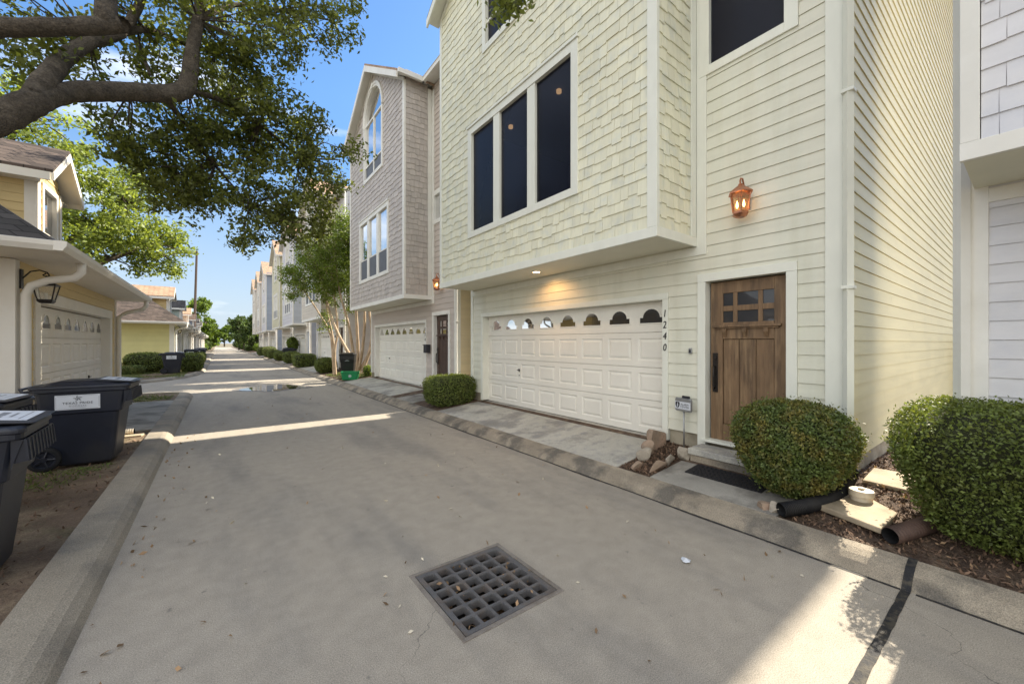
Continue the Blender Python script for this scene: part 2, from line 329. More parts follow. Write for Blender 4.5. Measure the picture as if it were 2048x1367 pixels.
def shing(mb, F, u0, u1, z0, z1, holes=(), e=.165, w=(.10, .26), stag=.03, seed=1, top=None, th=.014):
    r2 = random.Random(seed); z = z0; k = 0
    mb2 = subr((u0, u1, z0, z1), holes)
    while z < z1 - .02:
        zt = min(z + e, z1); a, b = u0, u1
        if top:
            iv = top(z + e * .6)
            if iv is None: break
            a, b = max(u0, iv[0]), min(u1, iv[1])
        for (p, q, c, d) in subr((a, b, z, zt), holes): mb.quad(F.p(p, .001, c), F.p(q, .001, c), F.p(q, .001, d), F.p(p, .001, d))
        u = a - r2.uniform(0, .1)
        while u < b:
            ww = r2.uniform(*w); dz = r2.choice((0, 0, -stag, -stag * .6, stag * .3)) if k else 0
            lo, hi = max(u + .002, a), min(u + ww - .002, b); tj = r2.uniform(-.002, .003)
            if hi - lo > .01:
                for (p, q, c, d) in subr((lo, hi, z + dz, zt + .012), holes):
                    if q - p < .008 or d - c < .01: continue
                    f = lambda zz: th * (1 - (zz - z) / e * .9) + .002 + tj
                    t2 = min(d, z1 + .001)
                    v = [F.p(p, f(c), c), F.p(q, f(c), c), F.p(q, f(t2), t2), F.p(p, f(t2), t2), F.p(p, .001, c), F.p(q, .001, c), F.p(q, .001, t2), F.p(p, .001, t2)]
                    mb.add(v, [(0, 1, 2, 3), (4, 5, 1, 0), (0, 3, 7, 4), (1, 5, 6, 2)])
            u += ww
        z += e; k += 1
def sweep(mb, path, prof):      # path of (x, y); prof of (offset to the left of travel, z)
    P = [np.array(p, float) for p in path]; n = len(P); k = len(prof); k0 = len(mb.v)
    for i in range(n):
        if i == 0: t = P[1] - P[0]
        elif i == n - 1: t = P[-1] - P[-2]
        else:
            t = (P[i + 1] - P[i]) / np.linalg.norm(P[i + 1] - P[i]) + (P[i] - P[i - 1]) / np.linalg.norm(P[i] - P[i - 1])
        t = t / np.linalg.norm(t); nl = np.array((-t[1], t[0]))
        for d, z in prof: q = P[i] + nl * d; mb.v.append((q[0], q[1], z))
    for i in range(n - 1):
        for j in range(k - 1):
            a = k0 + i * k + j; mb.f.append((a, a + 1, a + k + 1, a + k))
    mb.f.append(tuple(range(k0, k0 + k))); mb.f.append(tuple(range(k0 + (n - 1) * k, k0 + n * k))[::-1])

def leaves(name, C, L, W, mat, parent, seed=1, flat=0., jit=.35, normals=None):
    g = np.random.default_rng(seed); n = len(C); o = np.array(root_loc(parent)); C = np.asarray(C, float) - o
    d = g.normal(size=(n, 3)); nn = g.normal(size=(n, 3))
    if normals is not None: nn = nn * .75 + normals * 1.0
    nn[:, 2] += flat; d /= np.linalg.norm(d, axis=1)[:, None]
    s = np.cross(nn, d); s /= np.linalg.norm(s, axis=1)[:, None] + 1e-9; q = np.cross(d, s)
    sc = (1 + jit * g.uniform(-1, 1, n))[:, None]
    V = np.empty((n, 4, 3)); V[:, 0] = C - d * L * .5 * sc; V[:, 2] = C + d * L * .5 * sc
    fold = g.uniform(.0, .25, n)[:, None] * W
    V[:, 1] = C + s * W * .5 * sc + q * fold; V[:, 3] = C - s * W * .5 * sc + q * fold
    me = bpy.data.meshes.new(name); me.vertices.add(n * 4); me.vertices.foreach_set('co', V.ravel())
    me.loops.add(n * 4); me.loops.foreach_set('vertex_index', np.arange(n * 4, dtype=np.int32))
    me.polygons.add(n); me.polygons.foreach_set('loop_start', np.arange(0, n * 4, 4, dtype=np.int32))
    try: me.polygons.foreach_set('loop_total', np.full(n, 4, dtype=np.int32))
    except Exception: pass
    me.update(calc_edges=True); me.validate(); me.materials.append(M[mat])
    ob = bpy.data.objects.new(name, me); col.objects.link(ob); ob.parent = parent
    return ob

# camera frame: turns a pixel of the 2048 px photograph and a depth into a place
YAW = 36.79; FPX = 785.; CAMH = 1.74; HZ = 685.
fw = (math.sin(R(YAW)), math.cos(R(YAW))); rt = (fw[1], -fw[0])
def at(u, v, Z):
    X = (u - 1024.) / FPX * Z
    return (fw[0] * Z + rt[0] * X, fw[1] * Z + rt[1] * X, CAMH + (HZ - v) / FPX * Z)
# ---------------------------------------------------------------- sky, sun, camera
SUN_EL = 40.0
w = bpy.data.worlds.new('World'); scene.world = w; w.use_nodes = True
nt = w.node_tree; L = nt.links.new; bg = nt.nodes['Background']
sky = nt.nodes.new('ShaderNodeTexSky'); sky.sky_type = 'NISHITA'; sky.sun_disc = False
sky.sun_elevation = R(SUN_EL); sky.sun_rotation = R(90); sky.ozone_density = 2.2; sky.dust_density = .6; sky.air_density = 1.0
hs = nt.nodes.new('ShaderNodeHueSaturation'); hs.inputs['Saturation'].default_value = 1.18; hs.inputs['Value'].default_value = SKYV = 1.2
L(sky.outputs[0], hs.inputs['Color'])
tc = nt.nodes.new('ShaderNodeTexCoord')
mp = nt.nodes.new('ShaderNodeMapping'); mp.inputs['Scale'].default_value = (1.2, 2.2, 5.0); mp.inputs['Rotation'].default_value = (0, R(10), R(35)); L(tc.outputs['Generated'], mp.inputs['Vector'])
cn = nt.nodes.new('ShaderNodeTexNoise'); cn.inputs['Scale'].default_value = 1.7; cn.inputs['Detail'].default_value = 8; cn.inputs['Roughness'].default_value = .55; L(mp.outputs[0], cn.inputs['Vector'])
# added unseen cloud bank, west and south-west, fills the shaded fronts; thin wisps elsewhere
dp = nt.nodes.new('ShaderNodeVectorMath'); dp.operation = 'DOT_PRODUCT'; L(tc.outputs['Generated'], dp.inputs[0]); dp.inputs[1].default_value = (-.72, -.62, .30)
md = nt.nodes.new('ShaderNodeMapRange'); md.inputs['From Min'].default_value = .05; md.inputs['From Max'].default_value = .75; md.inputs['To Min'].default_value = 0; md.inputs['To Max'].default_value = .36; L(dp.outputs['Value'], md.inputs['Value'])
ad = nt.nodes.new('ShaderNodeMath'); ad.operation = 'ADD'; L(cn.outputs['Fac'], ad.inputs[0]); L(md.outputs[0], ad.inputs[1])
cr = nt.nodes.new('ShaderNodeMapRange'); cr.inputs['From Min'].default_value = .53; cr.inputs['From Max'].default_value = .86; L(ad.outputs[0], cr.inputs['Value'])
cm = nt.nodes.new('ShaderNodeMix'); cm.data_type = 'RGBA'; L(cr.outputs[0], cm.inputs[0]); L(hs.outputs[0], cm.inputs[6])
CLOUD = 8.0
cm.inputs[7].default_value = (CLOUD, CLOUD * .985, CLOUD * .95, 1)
sz = nt.nodes.new('ShaderNodeSeparateXYZ'); L(tc.outputs['Generated'], sz.inputs[0])
hr = nt.nodes.new('ShaderNodeMapRange'); hr.inputs['From Min'].default_value = 0; hr.inputs['From Max'].default_value = .5; hr.inputs['To Min'].default_value = .50; hr.inputs['To Max'].default_value = 1.0; L(sz.outputs[2], hr.inputs['Value'])
hv = nt.nodes.new('ShaderNodeVectorMath'); hv.operation = 'SCALE'; L(hs.outputs[0], hv.inputs[0]); L(hr.outputs[0], hv.inputs['Scale']); hz = nt.nodes.new('ShaderNodeMapRange'); hz.inputs['From Min'].default_value = 0; hz.inputs['From Max'].default_value = .38; hz.inputs['To Min'].default_value = .85; hz.inputs['To Max'].default_value = 0; L(sz.outputs[2], hz.inputs['Value'])
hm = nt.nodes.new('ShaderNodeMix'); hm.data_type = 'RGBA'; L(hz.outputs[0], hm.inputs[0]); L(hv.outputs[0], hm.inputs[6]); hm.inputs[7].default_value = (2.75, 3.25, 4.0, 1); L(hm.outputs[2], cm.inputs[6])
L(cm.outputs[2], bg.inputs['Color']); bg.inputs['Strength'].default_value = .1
sl = bpy.data.lights.new('sun', 'SUN'); sl.energy = 5.0; sl.angle = R(.5); sl.color = (1, .90, .74)
so = bpy.data.objects.new('sun', sl); col.objects.link(so); so.rotation_euler = (0, R(90 - SUN_EL), 0); so.location = (30, 0, 30)
cd = bpy.data.cameras.new('camera'); cd.sensor_width = 36; cd.lens = 36 * FPX / 2048; cd.clip_end = 3000; cd.clip_start = .05; cd.shift_y = .0007
co = bpy.data.objects.new('camera', cd); col.objects.link(co); co.location = (0, 0, CAMH); co.rotation_euler = (R(90), 0, R(-YAW)); scene.camera = co
scene.view_settings.view_transform = 'Standard'; scene.view_settings.look = 'None'; scene.view_settings.exposure = 1.3; scene.view_settings.gamma = 1
scene.cycles.max_bounces = 10; scene.cycles.transparent_max_bounces = 12; scene.cycles.sample_clamp_indirect = 6

# ---------------------------------------------------------------- ground, road, kerbs
GR = (1.14, 1.94, 1.99, 2.80)
mb = MB()
for (a, b, c, d) in subr((-900, 900, -900, 900), [GR]): mb.quad((a, c, -.06), (b, c, -.06), (b, d, -.06), (a, d, -.06))
struct('ground', mb, 'ground')
mb = MB()
for (a, b, c, d) in subr((-32, 3.9, -14, 190), [GR]): mb.quad((a, c, 0), (b, c, 0), (b, d, 0), (a, d, 0))
struct('road', mb, 'road')
mb = MB(); g = .003
for (a, b, c, d) in [(-.66, 3.86, .525, .575)]:
    pj = [(a + (b - a) * k / 60, rnd.uniform(-.003, .003), rnd.uniform(-.003, .003)) for k in range(61)]; pj[-1] = (b, 0, 0)
    for (xa, p0, q0), (xb, p1, q1) in zip(pj, pj[1:]): mb.quad((xa, c + p0, g), (xb, c + p1, g), (xb, d + q1, g), (xa, d + q0, g))
mb.quad((3.86, .525, .004), (3.935, .525, .068), (3.935, .575, .068), (3.86, .575, .004)); mb.quad((3.935, .525, .068), (4.02, .525, .113), (4.02, .575, .113), (3.935, .575, .068)); mb.quad((4.02, .525, .113), (4.145, .525, .136), (4.145, .575, .136), (4.02, .575, .113))
struct('road_joint', mb, 'tar')
mb = MB()
for y in (24.0, 36.0, 48.0): mb.quad((-.6, y, .003), (3.86, y, .003), (3.86, y + .05, .003), (-.6, y + .05, .003))
struct('road_joint', mb, 'tar')
mb = MB()
pj = [(y * .5, rnd.uniform(.018, .042)) for y in range(-24, 100)]
for (ya, wa), (yb, wb) in zip(pj, pj[1:]):
    if ya == .5: ya = .578
    if ya < .5 or ya > .51: mb.quad((3.862 - wa, ya, .0025), (3.868, ya, .0025), (3.868, yb, .0025), (3.862 - wb, yb, .0025))
struct('gutter_joint', mb, 'tar')
mb = MB()
prof = [(0.0, -.05), (-.01, .0), (-.075, .062), (-.13, .095), (-.20, .118), (-.28, .13), (-.283, .06)]
sweep(mb, [(3.86, -12)] + [(3.86 + rnd.uniform(-.004, .004), y * 1.5) for y in range(-7, 50)] + [(3.86, 190)], prof)
struct('kerb', mb, 'kerb', smooth=False)
pl = [(0.02, -.05), (0, .0), (.03, .05), (.085, .095), (.14, .112), (.34, .122), (.343, .05)]
arc = lambda cx, cy, r, a0, a1, n=8: [(cx + r * math.cos(R(a0 + (a1 - a0) * i / n)), cy + r * math.sin(R(a0 + (a1 - a0) * i / n))) for i in range(n + 1)]
KA = [(-.66, -12)] + [(-.66 + rnd.uniform(-.004, .004), y * 1.5) for y in range(-7, 11)] + arc(-1.46, 16.5, .8, 0, 90) + [(-4, 17.3), (-32, 17.3)]
KB = [(-32, 21.7), (-6, 21.9), (-3.6, 22.2), (-2.6, 22.75), (-1.8, 23.9), (-1.25, 25.2), (-.9, 26.6), (-.7, 28.5), (-.62, 31), (-.6, 40), (-.6, 90), (-.6, 190)]
for K in (KA, KB):
    mb = MB(); sweep(mb, K, pl); struct('kerb', mb, 'kerb2')
def inset(P, d):
    P = [np.array(p, float) for p in P]; out = []
    for i in range(len(P)):
        t = P[min(i + 1, len(P) - 1)] - P[max(i - 1, 0)]; t /= np.linalg.norm(t); out.append((P[i][0] - t[1] * d, P[i][1] + t[0] * d))
    return out
ia = inset(KA, .34); ib = inset(KB, .34)
mb = MB(); mb.poly([(x, y, .095) for x, y in ia] + [(-32, -12, .095)]); struct('yard', mb, 'dirt')
mb = MB(); mb.poly([(x, y, .095) for x, y in ib] + [(-32, 190, .095)]); struct('yard', mb, 'dirt')
mb = MB()
for i in range(-12, 100):
    y0, y1 = i * 2.0, i * 2.0 + 2
    mb.quad((4.14, y0, .105), (4.14, y1, .105), (5.4, y1, .265), (5.4, y0, .265)); mb.quad((5.4, y0, .265), (5.4, y1, .265), (40, y1, .30), (40, y0, .30))
struct('yard', mb, 'mulch')
# driveway aprons: sloped slabs up to each garage
def slab(y0, y1, x0=4.152, x1=5.58, z0=.128, z1=.282, mat='slab', name='driveway'):
    mb = MB(); mb.hexa([(x0, y0, z0 - .15), (x1, y0, z1 - .15), (x1, y1, z1 - .15), (x0, y1, z0 - .15), (x0, y0, z0), (x1, y0, z1), (x1, y1, z1), (x0, y1, z0)])
    return struct(name, mb, mat, bevel=.008)
slab(3.28, 8.50); slab(11.75, 17.25)
for y0 in (21.6, 31.5, 39.6, 52.0, 60.3, 68.8): slab(y0 + 2.07, y0 + 7.4)
slab(1.45, 2.79, 4.155, 4.86, .132, .20, 'slab2', 'doorstep_slab')
slab(10.05, 11.2, 4.155, 5.3, .130, .24, 'slab2', 'doorstep_slab')
mb = MB(); mb.hexa([(-2.5, 10.0, 0), (-1.005, 10.0, 0), (-1.005, 14.6, 0), (-2.5, 14.6, 0), (-2.5, 10.0, .13), (-1.005, 10.0, .118), (-1.005, 14.6, .118), (-2.5, 14.6, .13)]); struct('driveway', mb, 'slab2', bevel=.008)
for y0 in (31.0, 41.2, 50.6, 62, 73, 84):
    mb = MB(); mb.hexa([(-2.5, y0 + .7, 0), (-.95, y0 + .7, 0), (-.95, y0 + 6.2, 0), (-2.5, y0 + 6.2, 0), (-2.5, y0 + .7, .13), (-.95, y0 + .7, .118), (-.95, y0 + 6.2, .118), (-2.5, y0 + 6.2, .13)]); struct('driveway', mb, 'slab2')
# puddle
def blob(cx, cy, rx, ry, z, n=40, seed=3, j=.12):
    r2 = random.Random(seed); ph = [r2.uniform(0, 6.28) for _ in range(4)]
    return [(cx + rx * math.cos(t) * (1 + j * sum(math.sin((k + 2) * t + ph[k]) for k in range(4)) * .6), cy + ry * math.sin(t) * (1 + j * sum(math.sin((k + 2) * t + ph[k]) for k in range(4)) * .6), z) for t in [2 * math.pi * i / n for i in range(n)]]
mb = MB(); mb.poly(blob(1.72, 17.75, 1.12, 1.55, .003)); struct('damp_patch', mb, 'wet')
mb = MB(); mb.poly(blob(1.70, 17.7, .92, 1.30, .006)); struct('puddle', mb, 'water')

# ---------------------------------------------------------------- building pieces
def lantern(F, u, z, root, n=.17, s=1.0, hexa=6, mat='copper', glass='amber', lit=True):
    # z = underside of the lantern
    c = F.p(u, n, z); ring = lambda r, zz, m=hexa: [(c[0] + r * s * math.cos(2 * math.pi * (k + .5) / m), c[1] + r * s * math.sin(2 * math.pi * (k + .5) / m), z + zz * s) for k in range(m)]
    mb = MB()
    mb.loft([ring(.05, -.02), ring(.085, .0), ring(.095, .02), ring(.088, .05)])
    mb.loft([ring(.118, .265), ring(.142, .27), ring(.142, .285), ring(.105, .315), ring(.05, .36), ring(.026, .375), ring(.03, .39), ring(.012, .40)])
    a, b = ring(.088, .05), ring(.116, .265)
    for k in range(hexa): mb.tube([a[k], b[k]], .007 * s, 5)
    F2 = Fr(F.o[0], F.o[1], F.u, F.n)
    mb.fbox(F, u - .05 * s, u + .05 * s, .018, .035, z + .10 * s, z + .30 * s)
    mb.tube([F.p(u, .035, z + .22 * s), F.p(u, .06 * s, z + .32 * s), F.p(u, .085 * s, z + .42 * s), F.p(u, n * .7, z + .475 * s), F.p(u, n * .95, z + .465 * s), F.p(u, n + .01, z + .43 * s), F.p(u, n, z + .39 * s)], .011 * s, 6)
    fr = mb.build('wall_lantern', mat, root)
    g = MB(); g.loft([ring(.083, .052), ring(.110, .262)], cap=False); g.build('glass', glass, fr)
    if lit:
        for du in (-.035, .035):
            q = F.p(u + du * s, n, z); m = MB()
            cir = lambda r, zz: [(q[0] + r * math.cos(2 * math.pi * k / 8), q[1] + r * math.sin(2 * math.pi * k / 8), z + zz) for k in range(8)]
            m.loft([cir(.006, .10), cir(.017, .125), cir(.012, .16), cir(.002, .195)]); m.build('bulb', 'bulb', fr, smooth=True)
    return fr
def downspout(pts, root, w=.035, mat='trim'):
    mb = MB(); mb.tube(pts, w, 4)
    return mb.build('downspout', mat, root)
def garage_door(F, root, u0, u1, z0, z1, n, first, pitch, cols=8, mat='gdoor', glass='dglass', pw=.245, ww=.21, plate=True):
    H = z1 - z0; rows = [z0, z0 + H * .257, z0 + H * .505, z0 + H * .771, z1]
    cs = [first + pitch * k for k in range(cols)]
    mb = MB()
    mb.quad(F.p(u0, n - .03, z0), F.p(u1, n - .03, z0), F.p(u1, n - .03, z1), F.p(u0, n - .03, z1))
    for r in range(4):
        a, b = rows[r] + .004, rows[r + 1] - .004
        hs = [(c - pw, c + pw, a + .10, b - .09) for c in cs] if r < 3 else []
        for (p, q, c, d) in subr((u0, u1, a, b), hs): mb.quad(F.p(p, n, c), F.p(q, n, c), F.p(q, n, d), F.p(p, n, d))
        mb.quad(F.p(u0, n, a), F.p(u1, n, a), F.p(u1, n - .03, a), F.p(u0, n - .03, a)); mb.quad(F.p(u0, n, b), F.p(u1, n, b), F.p(u1, n - .03, b), F.p(u0, n - .03, b))
        for (p, q, c, d) in hs:
            ins = [(0, 0), (.016, -.014), (.032, -.014), (.062, -.002)]
            rect = [[F.p(p + i, n + k, c + i), F.p(q - i, n + k, c + i), F.p(q - i, n + k, d - i), F.p(p + i, n + k, d - i)] for i, k in ins]
            for A, B in zip(rect, rect[1:]): mb.add(A + B, [(0, 1, 5, 4), (1, 2, 6, 5), (2, 3, 7, 6), (3, 0, 4, 7)])
            mb.quad(*rect[-1])
    g = mb.build('garage_door', mat, root)
    zb = rows[3] + (z1 - rows[3]) * .31; zs = zb + .085; zt = zs + .135
    for c in cs:
        def shape(gr, nn):
            w1 = ww + gr; w2 = ww - .055 + gr
            pts = [F.p(c - w1, nn, zb - gr), F.p(c + w1, nn, zb - gr), F.p(c + w1, nn, zs + gr), F.p(c + w2, nn, zs + gr)]
            for i in range(1, 10):
                t = math.pi * i / 10; pts.append(F.p(c + w2 * math.cos(t), nn, zs + gr + (zt - zs) * math.sin(t)))
            return pts + [F.p(c - w2, nn, zs + gr), F.p(c - w1, nn, zs + gr)]
        m = MB(); A, B, C = shape(.022, n + .001), shape(.016, n + .010), shape(0, n + .010); D = shape(0, n + .002)
        k = len(A)
        for X, Y in ((A, B), (B, C), (C, D)): m.add(X + Y, [(i, (i + 1) % k, k + (i + 1) % k, k + i) for i in range(k)])
        wf = m.build('window', mat, g); m = MB(); m.poly(shape(0, n + .003)); m.build('pane', glass, wf)
    m = MB(); hc = cs[5] + pitch / 2; hz = rows[1] + .29 * (H / 2.1)
    m.fbox(F, hc - .012, hc + .012, n, n + .02, hz - .03, hz + .03); m.tube([F.p(hc - .06, n + .035, hz), F.p(hc + .05, n + .035, hz)], .009, 6); m.tube([F.p(hc, n, hz), F.p(hc, n + .035, hz)], .008, 6)
    m.build('handle', 'bronze', g); m = MB(); m.tube([F.p(hc, n, hz - .12), F.p(hc, n + .012, hz - .12)], .012, 8); m.build('lock', 'bronze', g)
    return g
def casement(F, root, u0, u1, z0, z1, splits, tw=.13, proud=.035, mat='trim', glass='sglass', lower=None, name='window', head=True, mull=.1, pane_n=-.03):
    """trimmed window; splits = list of (ua, ub) panes"""
    mb = MB()
    mb.fbox(F, u0, u0 + tw, -.06, proud, z0, z1); mb.fbox(F, u1 - tw, u1, -.06, proud, z0, z1)
    mb.fbox(F, u0 + tw, u1 - tw, -.06, proud, z0, z0 + tw * .85); mb.fbox(F, u0 + tw, u1 - tw, -.06, proud, z1 - tw, z1)
    if head: mb.fbox(F, u0 - .02, u1 + .02, 0, proud + .025, z1 + .001, z1 + .05)
    for (a, b), (c, d) in zip(splits, splits[1:]): mb.fbox(F, min(b, d), max(a, c), -.06, proud - .012, z0 + tw * .85 + .001, z1 - tw - .001)
    wf = mb.build(name, mat, root, bevel=.004)
    for a, b in splits:
        m = MB(); zl, zh = z0 + tw * .85, z1 - tw
        if lower:
            zm = zl + (zh - zl) * lower
            m.quad(F.p(a, pane_n, zm + .03), F.p(b, pane_n, zm + .03), F.p(b, pane_n, zh), F.p(a, pane_n, zh)); m.build('pane', glass, wf)
            m = MB(); m.quad(F.p(a, pane_n + .02, zl), F.p(b, pane_n + .02, zl), F.p(b, pane_n + .02, zm), F.p(a, pane_n + .02, zm)); m.build('screen', 'sash', wf)
            m = MB(); m.fbox(F, a + .001, b - .001, pane_n - .01, pane_n + .03, zm, zm + .035)
            e = .02
            m.fbox(F, a, a + e, pane_n - .01, pane_n + .025, zm + .036, zh); m.fbox(F, b - e, b, pane_n - .01, pane_n + .025, zm + .036, zh)
            m.build('sash', mat, wf)
        else:
            m.quad(F.p(a, pane_n, zl), F.p(b, pane_n, zl), F.p(b, pane_n, zh), F.p(a, pane_n, zh)); m.build('pane', glass, wf)
    return wf
def arched(F, root, uc, hw, z0, zs, rise, mat='trim', glass='sglass', tw=.12, proud=.04, lower=.28, dark=False):
    mb = MB(); n = 20
    def arch(w, r, nn, base):
        pts = [F.p(uc + w, nn, base)]
        for i in range(n + 1): t = math.pi * i / n; pts.append(F.p(uc + w * math.cos(t), nn, zs + r * math.sin(t)))
        return pts + [F.p(uc - w, nn, base)]
    A, B = arch(hw, rise, proud, z0), arch(hw - tw, rise - tw, proud, z0 + tw)
    A0, B0 = arch(hw, rise, 0, z0), arch(hw - tw, rise - tw, -.05, z0 + tw); k = len(A)
    for X, Y in ((A0, A), (A, B), (B, B0)): mb.add(X + Y, [(i, (i + 1) % k, k + (i + 1) % k, k + i) for i in range(k)])
    # keystone and a raised outer hood over the arch only
    mb.fbox(F, uc - .07, uc + .07, 0, proud + .03, zs + rise - tw, zs + rise + .06)
    Ho, Hi = arch(hw + .03, rise + .03, proud + .022, zs - .05), arch(hw - .045, rise - .045, proud + .022, zs - .05); Hb = arch(hw + .03, rise + .03, 0, zs - .05); Hc = arch(hw - .045, rise - .045, proud, zs - .05)
    for X, Y in ((Hb, Ho), (Ho, Hi), (Hi, Hc)): mb.add(X + Y, [(i, i + 1, k + i + 1, k + i) for i in range(k - 1)])
    mb.fbox(F, uc - hw + tw, uc + hw - tw, -.05, -.001, zs - .03, zs + .03)
    zl = z0 + (zs - z0) * lower
    mb.fbox(F, uc - .035, uc + .035, -.05, -.003, z0 + tw, zs - .031)
    mb.fbox(F, uc - hw + tw, uc - .036, -.05, -.004, zl - .025, zl + .025); mb.fbox(F, uc + .036, uc + hw - tw, -.05, -.004, zl - .025, zl + .025)
    wf = mb.build('arched_window', mat, root)
    m = MB(); m.poly(arch(hw - tw + .005, rise - tw, -.04, zl if not dark else z0 + tw)); m.build('pane', glass, wf)
    if not dark:
        m = MB(); m.quad(F.p(uc - hw + tw, -.03, z0 + tw), F.p(uc + hw - tw, -.03, z0 + tw), F.p(uc + hw - tw, -.03, zl), F.p(uc - hw + tw, -.03, zl)); m.build('screen', 'sash', wf)
    return wf
def arch_holes(uc, hw, z0, zs, rise, n=8):
    hs = [(uc - hw, uc + hw, z0, zs)]
    for i in range(n):
        a = zs + rise * i / n; f = (i + .5) / n; ww = hw * math.sqrt(max(0, 1 - f * f)); hs.append((uc - ww, uc + ww, a, zs + rise * (i + 1) / n))
    return hs
def front_door(F, root, n=-.08, mat='wood'):
    z0, z1, a, b = .43, 2.555, .58, 1.49
    mb = MB()
    for (p, q, c, d) in subr((a, b, z0, z1), [(u0, u1, c, d) for u0, u1 in ((.72, .85), (.90, 1.15), (1.20, 1.33)) for c, d in ((2.01, 2.16), (2.23, 2.40))]):
        mb.quad(F.p(p, n - .03, c), F.p(q, n - .03, c), F.p(q, n - .03, d), F.p(p, n - .03, d))
    for u0, u1, c, d in ((a, .72, z0, z1), (1.33, b, z0, z1), (.72, 1.33, z0, .65), (.72, 1.33, 1.79, 2.01), (.72, 1.33, 2.40, z1)): mb.fbox(F, u0 + .0008, u1 - .0008, n - .03, n, c + .0004, d - .0004)
    for u0, u1 in ((.85, .90), (1.15, 1.20)): mb.fbox(F, u0, u1, n - .03, n - .004, 2.0105, 2.3995)
    for u0, u1 in ((.72, .85), (.90, 1.15), (1.20, 1.33)): mb.fbox(F, u0 + .0005, u1 - .0005, n - .03, n - .006, 2.16, 2.23)
    for u0, u1 in ((.722, .923), (.927, 1.123), (1.127, 1.328)): mb.fbox(F, u0 + .004, u1 - .004, n - .029, n - .014, .66, 1.782)
    d = mb.build('front_door', mat, root, bevel=.004)
    m = MB(); m.fbox(F, .635, 1.455, n + .001, n + .045, 1.945, 1.975); m.fbox(F, .66, 1.43, n + .001, n + .025, 1.925, 1.944); m.build('shelf', mat, d, bevel=.003)
    for uc in (.80, 1.05, 1.30):
        m = MB(); m.prism([F.p(uc - .025, n + .001, 1.924), F.p(uc - .025, n + .038, 1.924), F.p(uc - .025, n + .034, 1.88), F.p(uc - .025, n + .016, 1.84), F.p(uc - .025, n + .001, 1.81)], (F.u[0] * .05, F.u[1] * .05, 0)); m.build('bracket', mat, d)
    for u0, u1 in ((.72, .85), (.90, 1.15), (1.20, 1.33)):
        for c, e in ((2.01, 2.16), (2.23, 2.40)):
            m = MB(); m.quad(F.p(u0, n - .022, c), F.p(u1, n - .022, c), F.p(u1, n - .022, e), F.p(u0, n - .022, e)); m.build('pane', 'dglass', d)
    m = MB(); uh = 1.425
    m.fbox(F, uh - .033, uh + .033, n, n + .014, 1.07, 1.60)
    m.tube([F.p(uh, n + .012, 1.42), F.p(uh, n + .055, 1.40), F.p(uh, n + .065, 1.28), F.p(uh, n + .055, 1.14), F.p(uh, n + .012, 1.12)], .013, 8)
    m.tube([F.p(uh, n + .01, 1.53), F.p(uh, n + .03, 1.53)], .024, 12); m.build('handle', 'bronze', d, bevel=.003)
    return d

